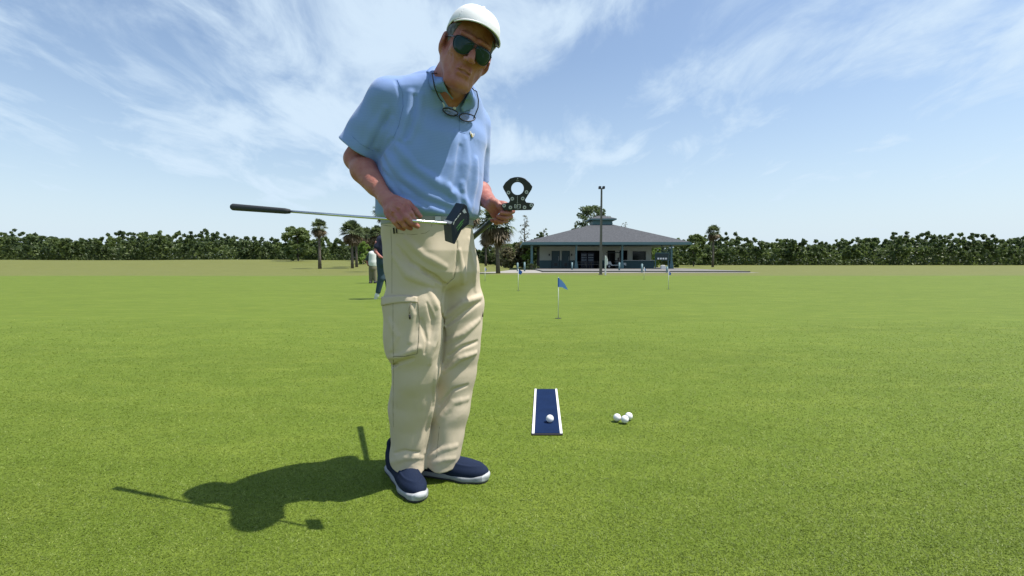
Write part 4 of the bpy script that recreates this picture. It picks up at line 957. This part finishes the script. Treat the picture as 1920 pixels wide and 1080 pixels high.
# practice flags
def flag(px, pb, pt, lb, shape, fl=1.0, w=.0055):
    g = G(px, pb); x, y = g[0], g[1]; hh = W(px, pt, y)[2]; s = y/F_PX
    f = empty('practice_flag', (x, y, 0), lb, 'flag', 'small blue practice flags on the putting green')
    q = MB(); q.tube([(x, y, .0), (x, y, hh+.006)], w, 8); q.build('stick', M['stick'], f, True)
    def cloth(pts, nm, m_, dy=0):
        P = [(x+a*s, y-.006+dy+c*.02, hh-b_*s) for a, b_, c in pts]; q = MB(); q.prism(P, (0, .002, 0)); q.build(nm, m_, f)
    for nm, m_, pts, dy in shape: cloth(pts, nm, m_, dy)
    q = MB(); q.tube([(x, y, .0015), (x, y, .003)], .054, 20); q.build('cup_shade', M['cup_shade'], f)  # flat disc on the turf, its dark colour stands for the shaded hole
flag(1046.7, 597, 520.5, 'nearest practice flag, pale blue cloth blown to the right on a thin white stick', [('flag', M['flag_pale'], [(1, 1, 0), (6, 5, 0), (12, 12, 0), (18, 23, 0), (12, 21, 0), (7, 18, 0), (1, 17.5, 0)], 0), ('flag', M['flag_blue'], [(-1.3, 0, 0), (1.2, 0, 0), (1.2, 18, 0), (-1.3, 17, 0)], -.004)], w=.0062)
flag(971.7, 545, 504.5, 'bright blue furled practice flag near the path, in front of the two left bollards', [('flag', M['flag_blue'], [(-.6, 0, 0), (4, 2, 0), (8, 5, 0), (6, 9, 0), (4.5, 10.5, 0), (-.6, 8, 0)], 0)], w=.009)
flag(909.5, 526.5, 501.5, 'small dark blue practice flag close beside the golfer\'s hip, below the round palm', [('flag', M['flag_blue'], [(-.5, 0, 0), (1.2, 0, 0), (3.2, 4, 0), (1.5, 7, 0), (-.5, 6, 0)], 0)], w=.012)
flag(1253.3, 542, 508, 'bright blue practice flag near the right end column', [('flag', M['flag_blue'], [(-.9, 0, 0), (1.5, 1, 0), (4.5, 5, 0), (3.5, 8, 0), (-.9, 7.5, 0)], 0)], w=.009)
flag(1207.5, 524, 501, 'small pale blue practice flag in front of the serving counter', [('flag', M['flag_pale'], [(-.4, 0, 0), (1.5, 2, 0), (3.6, 6, 0), (2, 7, 0), (-.4, 4.5, 0)], 0)], w=.011)

# ------------------------------------------------------------------ two golfers in the distance
def small_person(px, pb, H, lb, joints, mats, vox=.012):
    g = G(px, pb); Y = g[1]; root = empty('person', g, lb, 'person'); return root, Y
def parts_poly(root, name, prims, m_, vox, ks=.03, ext=None):
    md = []; P = []
    for a, b_, ra, rb in prims: U(md, cap(a, b_, ra, rb), ks); P += [a, b_]
    if ext: md += ext
    P = np.array(P); return polygonise(name, md, P.min(0)-.2, P.max(0)+.2, vox, m_, root)
# navy shirt man, walking away to the right, mostly behind the near golfer
Y = G(705, 561)[1]; w = lambda px, py, dy=0.: W(px, py, Y+dy)
w = lambda px, py, dy=0.: W(px+3.5, py, Y+dy)
r1 = empty('person', (w(712, 561)[0], Y, 0), 'man in navy shirt and slate trousers striding just behind the near golfer', 'person')
parts_poly(r1, 'body', [(w(717, 452), w(718, 440), .055, .06), (w(718, 433), w(719, 428), .095, .10), (w(703, 455, -.1), w(701, 472, -.12), .045, .04), (w(701, 472, -.12), w(709, 481, -.2), .04, .03), (w(709, 481, -.2), w(713, 483, -.22), .028, .024), (w(717, 452), w(716, 478), .1, .12)], M['skin'], .012)
parts_poly(r1, 'shirt', [(w(716, 452), w(716, 468), .155, .165), (w(716, 468), w(715, 480), .165, .16), (w(712, 447), w(722, 447), .09, .09), (w(709, 449, -.06), w(703, 463, -.1), .075, .07)], M['shirt_navy'], .012)
parts_poly(r1, 'trousers', [(w(714, 484), w(715, 492), .15, .15), (w(711, 494), w(711, 522), .105, .08), (w(711, 522), w(705.5, 547), .08, .06), (w(719, 494, .1), w(724, 524, .1), .10, .075), (w(724, 524, .1), w(726, 553, .1), .075, .055)], M['slacks'], .012)
for a, b_, hz in ((w(705, 549), w(701, 560), 0), (w(725, 560, .1), w(732, 561, .1), 0)):
    s_ = parts_poly(r1, 'shoe', [(a, (a+b_)/2, .045, .045), ((a+b_)/2, b_, .045, .038)], M['shirt_white'], .01)
    parts_poly(r1, 'sole', [(a+V3(-.03, 0, -.045), b_+V3(-.01, 0, -.035), .016, .018)], M['outsole'], .008)
q = MB(); q.sphere(w(719, 425.5), .105, 16, 10, sc=(1, 1, .75)); q.build('hair', M['hair'], r1, True)
w = lambda px, py, dy=0.: W(px-2.5, py, Y+dy)
Y = G(700, 531)[1]
r2 = empty('person', (w(701, 531)[0], Y, 0), 'distant man in white shirt with dark sleeves and olive trousers, hand on hip', 'person')
parts_poly(r2, 'body', [(w(707, 471), w(711, 464), .06, .065), (w(713, 459), w(713.5, 454), .095, .10), (w(693.5, 478), w(689.5, 488), .055, .045), (w(689.5, 488), w(693, 497), .045, .035), (w(693, 497), w(697, 499), .032, .03), (w(703, 476), w(702, 490), .12, .14)], M['skin'], .015)
sh = parts_poly(r2, 'shirt', [(w(701.5, 478), w(701.5, 492), .165, .17), (w(701.5, 492), w(701.5, 496), .17, .165), (w(697, 475), w(706, 473), .08, .08)], M['shirt_white'], .015)
parts_poly(r2, 'sleeve', [(w(695.5, 477, -.02), w(690.5, 486, -.02), .075, .072)], M['sleeve_dark'], .012)
parts_poly(r2, 'trousers', [(w(701, 498), w(701.5, 503), .155, .155), (w(698.5, 504), w(698, 527), .10, .075), (w(704, 504), w(706, 526), .10, .075)], M['olive'], .015)
for a in (w(698, 529.2), w(706.5, 528.5)): parts_poly(r2, 'shoe', [(a+V3(0, .03, 0), a+V3(0, -.12, -.01), .06, .05)], M['outsole'], .012)
q = MB(); q.sphere(w(713.8, 452), .108, 16, 10, sc=(1, 1, .75)); q.build('hair', M['hair'], r2, True)

# ------------------------------------------------------------------ trees
def np_mesh(name, V, F, mats, parent, mi=None, smooth=False):
    V = np.asarray(V, np.float32); F = np.asarray(F, np.int32); me = bpy.data.meshes.new(name); me.vertices.add(len(V)); me.vertices.foreach_set('co', V.ravel())
    me.loops.add(F.size); me.loops.foreach_set('vertex_index', F.ravel()); me.polygons.add(len(F)); me.polygons.foreach_set('loop_start', np.arange(0, F.size, F.shape[1], dtype=np.int32)); me.update(calc_edges=True)
    o = link_mesh(name, me, mats, parent, smooth)
    if mi is not None: me.polygons.foreach_set('material_index', np.asarray(mi, np.int32))
    return o
def leaves(cs, size, r_):
    """one small quad at each centre, random turn"""
    n = len(cs); a = r_.normal(size=(n, 3)); a /= np.linalg.norm(a, axis=1)[:, None]; b_ = r_.normal(size=(n, 3)); b_ -= a*(a*b_).sum(1)[:, None]; b_ /= np.linalg.norm(b_, axis=1)[:, None]
    s = size*r_.uniform(.55, 1.3, (n, 1)); a = a*s; b_ = b_*s*.6
    V = np.stack([cs-a, cs+b_, cs+a, cs-b_], 1).reshape(-1, 3); F = np.arange(4*n).reshape(n, 4); return V, F
def limbs(r_, base, H, spread, n, r0, up=.5, start=.3):
    q = MB(); tips = []
    q.tube([base, base+V3(.02*H*r_.normal(), .02*H*r_.normal(), H*.45), base+V3(.03*H*r_.normal(), 0, H*.92)], [r0, r0*.7, r0*.15], 8)
    for i in range(n):
        z = H*(start+(.9-start)*i/n); a = r_.uniform(0, 2*math.pi); L_ = spread*(1-.45*i/n)*r_.uniform(.7, 1.1); p = base+V3(0, 0, z)
        d = V3(math.cos(a), math.sin(a), up*r_.uniform(.4, 1.4)); m_ = p+d*L_*.5+V3(0, 0, -.03*L_); e = p+d*L_
        q.tube([p, m_, e], [r0*.42, r0*.26, r0*.06], 5); tips += [m_, e]
        for k in range(3):
            d2_ = d+r_.normal(size=3)*.6; e2 = m_+d2_*L_*.4; q.tube([m_, e2], [r0*.2, r0*.04], 4); tips.append(e2)
    return q, tips
def tree(px, pb, pt, halfw, Y, kind, label, group=None, cat='tree', nclump=60, per=110, leaf=.13, dens=1., seed=0, bare=False, base_frac=.15, z0=None):
    """px, pb, pt: where base and top stand in the picture; halfw in picture px"""
    r_ = np.random.RandomState(seed+11); s = Y/F_PX; x = (px-960)*s; zb = hgt(x, Y) if z0 is None else z0; H = H_CAM+(490-pt)*s-zb; w_ = halfw*s; base = V3(x, Y, zb-.05)
    t = empty('tree' if cat == 'tree' else cat.replace(' ', '_'), (x, Y, zb), label, cat, group)
    q, tips = limbs(r_, base, H, w_*.8, 9 if not bare else 22, max(.05, H*.02), .6 if not bare else .5, base_frac if not bare else .12); q.build('trunk', M['bark'], t)
    if bare and per <= 0: return t
    cs = []; 
    for i in range(nclump):
        if i < len(tips) and r_.rand() < .6: c = tips[i]
        else:
            u_ = r_.rand(); zz = base_frac+(1-base_frac)*u_; prof = math.sin(math.pi*min(1, max(.05, (u_*.86+.12))))**.6; a = r_.uniform(0, 2*math.pi); rad = w_*prof*math.sqrt(r_.uniform(.25, 1)); c = base+V3(math.cos(a)*rad, math.sin(a)*rad, H*zz)
        cr = min(w_, H)*.20*r_.uniform(.5, 1.25); k = int(per*r_.uniform(.5, 1.3)*dens); p = r_.normal(size=(k, 3)); p /= np.linalg.norm(p, axis=1)[:, None]; p *= cr*(r_.uniform(.2, 1, (k, 1))**.5); p[:, 2] *= .7; cs.append(c+p)
    cs = np.concatenate(cs); cs[:, 2] = np.minimum(cs[:, 2], zb+H); cs = cs[cs[:, 2] > zb+.05]; V, F = leaves(cs, leaf, r_); np_mesh('crown', V, F, [M[kind]], t); return t
def palm(px, pb, pt, crw, Y, label, group='cabbage palms around the green', seed=0, lean=0, skirt=.5, nf=46, fr=1.0, z0=None, trunk_r=.15, ball=False, label_cat='palm tree'):
    r_ = np.random.RandomState(seed+5); s = Y/F_PX; x = (px-960)*s; zb = hgt(x, Y) if z0 is None else z0; H = H_CAM+(490-pt)*s-zb; cr = crw*s; Hc = H-cr*(1.0 if not ball else 1.25)
    t = empty('palm_tree', (x, Y, zb), label, label_cat, group); top = V3(x+lean*s, Y, zb+Hc)
    q = MB(); pts = [V3(x, Y, zb-.05), V3(x+lean*s*.2, Y, zb+Hc*.33), V3(x+lean*s*.55, Y, zb+Hc*.66), top+V3(0, 0, .15)]; q.tube(pts, [trunk_r*1.35, trunk_r, trunk_r*.92, trunk_r], 10); q.build('trunk', M['bark_palm'], t, True)
    for part, m_, n_, lo_, hi_ in (('crown', M['frond'], nf, -25 if not ball else -55, 88), ('dead_fronds', M['frond_dead'], int(nf*skirt), -82, -28)):
        Vs = []; Fs = []; k0 = 0
        for i in range(n_):
            el = R(r_.uniform(lo_, hi_)); az = r_.uniform(0, 2*math.pi); d = V3(math.cos(az)*math.cos(el), math.sin(az)*math.cos(el), math.sin(el)); L_ = cr*r_.uniform(.42, .62)*fr; c = top+d*L_; side = np.cross(d, UPV+V3(.01, 0, 0)); side /= np.linalg.norm(side)+1e-9; nrm = np.cross(side, d)
            w0 = side*.012; Vs += [top+w0, c+w0, c-w0, top-w0]; Fs.append((k0, k0+1, k0+2, k0+3)); k0 += 4
            nb = 13
            for j in range(nb):
                a = R(-105+210*j/(nb-1))+r_.normal()*.05; dir_ = d*math.cos(a)+side*math.sin(a)+nrm*.15; dir_ /= np.linalg.norm(dir_); bl_ = cr*.52*r_.uniform(.8, 1.05)*(1-.25*abs(a)/2); tip = c+dir_*bl_; tip = tip+V3(0, 0, -bl_*.38*r_.uniform(.5, 1.3)); midp = c+dir_*bl_*.55; wv = np.cross(dir_, nrm); wv = wv/(np.linalg.norm(wv)+1e-9)*max(.03, cr*.034)
                Vs += [c, midp+wv, tip, midp-wv]; Fs.append((k0, k0+1, k0+2, k0+3)); k0 += 4
        np_mesh(part, Vs, Fs, [m_], t)
    return t
palm(934, 512, 378, 42, 35.5, 'big cabbage palm with shaggy crown and pale trunk behind the raised putter hand', seed=1, lean=-5, skirt=.75, nf=80, trunk_r=.13)
palm(911, 497, 430, 14.5, 78, 'slim palm with a round ball crown beside the golfer\'s hip', seed=2, skirt=1.3, nf=90, fr=1.0, trunk_r=.16, ball=True)
palm(882, 510, 372, 30, 38, 'cabbage palm whose drooping crown shows behind the golfer\'s belly', seed=3, skirt=1.0, nf=50)
palm(722, 512, 372, 24, 40, 'cabbage palm mostly hidden behind the golfer\'s right forearm', seed=4, skirt=.8, nf=50)
palm(661, 501, 410, 25, 52, 'leftmost of the two cabbage palms at the left edge, fullest crown', seed=5, skirt=.7, nf=100, trunk_r=.13)
palm(669, 500, 419, 19, 56, 'shorter cabbage palm standing just right of the leftmost palm pair', seed=6, skirt=.7, nf=80, trunk_r=.13)
palm(708, 496, 420, 20, 70, 'distant cabbage palm above the navy shirted man', seed=7, skirt=.8, nf=80, trunk_r=.15)
palm(689, 494, 424, 18, 82, 'distant cabbage palm above the light green bush', seed=8, skirt=.8, nf=80, trunk_r=.15)
palm(600, 505, 408, 19, 50, 'cabbage palm farther left, beyond the putter grip', seed=9, skirt=.8, nf=70, trunk_r=.15)
palm(1336, 500, 420, 16, 74, 'cabbage palm standing right of the pavilion', seed=10, skirt=.8, nf=70, trunk_r=.15)
TG = 'trees beyond the putting green'
tree(682, 497, 453, 13, 66, 'leaf_light', 'bright light green bush below the palms left of the walking men', cat='bush', seed=1, base_frac=.02, nclump=70, per=100, leaf=.16)
tree(676, 492, 428, 20, 96, 'leaf_dark', 'dark green tree behind the palms at the left', TG, seed=2, nclump=80, leaf=.2)
tree(704, 492, 434, 22, 92, 'leaf_dark', 'dark green tree rising behind the walking man in navy', TG, seed=3, nclump=80, leaf=.2)
tree(984, 500, 404, 12.5, 84, 'leaf_grey', 'tall sparse cypress with thin grey crown left of the pavilion roof', TG, seed=4, bare=True, nclump=150, per=16, leaf=.075, base_frac=.12)
tree(1020, 498, 423, 11, 88, 'leaf_oak', 'smaller half bare tree just above the left slope of the roof', TG, seed=5, bare=True, nclump=45, per=40, leaf=.13, base_frac=.3)
tree(1012, 498, 437, 14, 84, 'leaf_dark', 'low dark tree peeking over the left roof slope', TG, seed=6, nclump=50, leaf=.16)
tree(1108, 498, 386, 37, 78, 'leaf_oak', 'large oak rising behind the cupola', TG, seed=7, nclump=120, per=75, leaf=.15, base_frac=.35)
tree(1078, 498, 414, 14, 80, 'leaf_oak', 'lower oak branch tree left of the cupola above the roof', TG, seed=17, nclump=36, per=55, leaf=.14, base_frac=.4)
tree(1170, 498, 415, 12, 82, 'leaf_grey', 'thin half bare tree right of the cupola above the roof', TG, seed=8, bare=True, nclump=90, per=16, leaf=.07, base_frac=.3)
tree(940, 497, 446, 24, 76, 'leaf_dry', 'bare grey brown tree behind the palm trunk', TG, seed=9, bare=True, nclump=110, per=14, leaf=.07, base_frac=.3)
tree(952, 500, 464, 15, 64, 'leaf_dry', 'brown grey shrub between the big palm and the pavilion', cat='bush', seed=10, nclump=110, per=90, leaf=.12, base_frac=.05)
tree(977, 500, 455, 16, 66, 'leaf_dry', 'brownish bush beneath the left corner of the roof', cat='bush', seed=11, nclump=120, per=90, leaf=.12, base_frac=.05)
tree(993, 501, 463, 14, 62, 'leaf_light', 'yellow green bush seen past the left corner column', cat='bush', seed=12, nclump=60, per=60, leaf=.12, base_frac=.03)
tree(916, 496, 462, 16, 96, 'leaf_dark', 'dark bush behind the ball crowned palm', cat='bush', seed=13, nclump=90, leaf=.18, base_frac=.05)
tree(946, 496, 458, 26, 92, 'leaf_mid', 'dull green tree mass behind the bare grey brown tree', TG, seed=21, nclump=110, per=90, leaf=.18, base_frac=.04)
tree(1232, 500, 464, 10, 72, 'leaf_light', 'light green bush seen through the right end of the pavilion', cat='bush', seed=14, nclump=50, per=70, leaf=.13, base_frac=.03)
tree(1262, 500, 466, 14, 70, 'leaf_mid', 'green bush beyond the right corner column', cat='bush', seed=15, nclump=50, per=70, leaf=.13, base_frac=.03)
tree(997, 508, 494.5, 13, 50.2, 'leaf_dark', 'low dark hedge at the foot of the left corner column', cat='hedge', seed=16, nclump=40, per=120, leaf=.05, base_frac=.05)
tree(1300, 500, 440, 24, 84, 'leaf_mid', 'green tree beyond the right end of the roof', TG, seed=18, nclump=70, leaf=.17)
tree(560, 500, 425, 30, 80, 'leaf_mid', 'broad green tree left of the palms', TG, seed=19, nclump=90, leaf=.18)
# the far wood as one mass
def wood(name, spans):
    r_ = np.random.RandomState(3); cs = []; mi = []
    for x0, x1, Y, top0, top1 in spans:
        s = Y/F_PX; ph = r_.rand()*9
        def top(px): return top0+(top1-top0)*((px-x0)/(x1-x0))+7.5*np.sin(px*.017+ph)+4.5*np.sin(px*.049+2*ph)+2.0*np.sin(px*.13)
        nf = int((x1-x0)*42); px = r_.uniform(x0, x1, nf); yy = Y*r_.uniform(.94, 1.1, nf); x = (px-960)*s; H = H_CAM+(490-top(px))*s-1.2; zz = np.array([hgt(a, b_) for a, b_ in zip(x, yy)]); q = r_.rand(nf)
        cs.append(np.stack([x, yy, zz+np.maximum(H-zz, 2)*q*(.80+.08*np.sin(px*.4))], 1)); mi += list(np.where(np.sin(px*.11+q*3)+r_.normal(size=nf)*.3 > .5, 1, 0))
        n = int((x1-x0)/2.3)
        for i in range(n):
            p0 = x0+(x1-x0)*(i+r_.rand())/n; tp = top(p0)+r_.normal()*2.5; y1 = Y*r_.uniform(.9, 1.1); x_ = (p0-960)*s; zb = hgt(x_, y1); H = max(2.5, H_CAM+(490-tp)*s-zb); kind = r_.choice(3, p=(.55, .28, .17))
            for j in range(6):
                rr = 6*s*r_.uniform(.5, 1.2); c = V3(x_+r_.normal()*rr*.8, y1+r_.normal()*rr, zb+H*(.35+.62*r_.rand())); k = 42; p = r_.normal(size=(k, 3)); p /= np.linalg.norm(p, axis=1)[:, None]; p *= rr*.5*(r_.uniform(.15, 1, (k, 1))**.5); cs.append(c+p); mi += [kind]*k
    cs = np.concatenate(cs); mi = np.array(mi); ok = cs[:, 2] > -.1; V, F = leaves(cs[ok], .34, r_); o = np_mesh(name, V, F, [M['leaf_dark'], M['leaf_mid'], M['leaf_oak']], None, mi[ok]); tag(o, 'far off belt of mixed green woodland along the skyline', 'woodland', kind='stuff')
wood('far_wood', [(-700, 640, 118, 440, 448), (640, 735, 108, 438, 458), (870, 1060, 118, 468, 462), (1150, 1330, 116, 462, 462), (1330, 2500, 118, 452, 442)])

# ------------------------------------------------------------------ close-mown blades of the green
def blades():
    r_ = np.random.RandomState(9); n = 1450000
    y0, y1 = 1.12, 9.0; u_ = r_.rand(n); Y = y0*(y1/y0)**u_; X = r_.uniform(-2.1, 2.1, n)*Y
    hgt_ = .0036*r_.uniform(.5, 1.25, n)*(1+.20*(Y-1)); wd = .0011*(1+.45*(Y-1))*r_.uniform(.7, 1.3, n)
    fade = np.clip((Y-1.7)/5.8, 0, 1); keep = (r_.rand(n) > fade**.6) & (r_.rand(n) > np.clip((np.abs(X)/Y-1.12)/.95, 0, 1)**.8)
    q4 = [np.array(p[:2]) for p in c4]; ins = np.ones(n, bool)
    for i in range(4):
        a, b_ = q4[i], q4[(i+1) % 4]; e = (b_-a)/np.linalg.norm(b_-a); ins &= (e[0]*(Y-a[1])-e[1]*(X-a[0])) > -.004
    keep &= ~ins
    X, Y, hgt_, wd = X[keep], Y[keep], hgt_[keep], wd[keep]; n = len(X)
    a = r_.uniform(0, 2*math.pi, n); lx, ly = np.cos(a)*wd, np.sin(a)*wd; t = r_.normal(size=(n, 2))*1.3*hgt_[:, None]
    V = np.stack([np.stack([X-lx, Y-ly, np.full(n, .0)], 1), np.stack([X+lx, Y+ly, np.full(n, .0)], 1), np.stack([X+t[:, 0], Y+t[:, 1], hgt_], 1)], 1).reshape(-1, 3)
    o = np_mesh('grass', V, np.arange(3*n).reshape(n, 3), [M['blade']], None); at = o.data.attributes.new('tint', 'FLOAT', 'POINT')
    # mown grass mixes pale dry tips with green in loose patches
    ph = np.sin(X*9+2*np.sin(Y*7))*np.sin(Y*11+1.5*np.sin(X*8)); v = np.clip(r_.beta(2.3, 2.2, n)+.07*ph+.04*np.sin(X*31+Y*23), 0, 1)
    at.data.foreach_set('value', np.repeat(v, 3).astype(np.float32)); tag(o, 'close mown bright green grass of the near putting green', 'grass', kind='stuff')
blades()
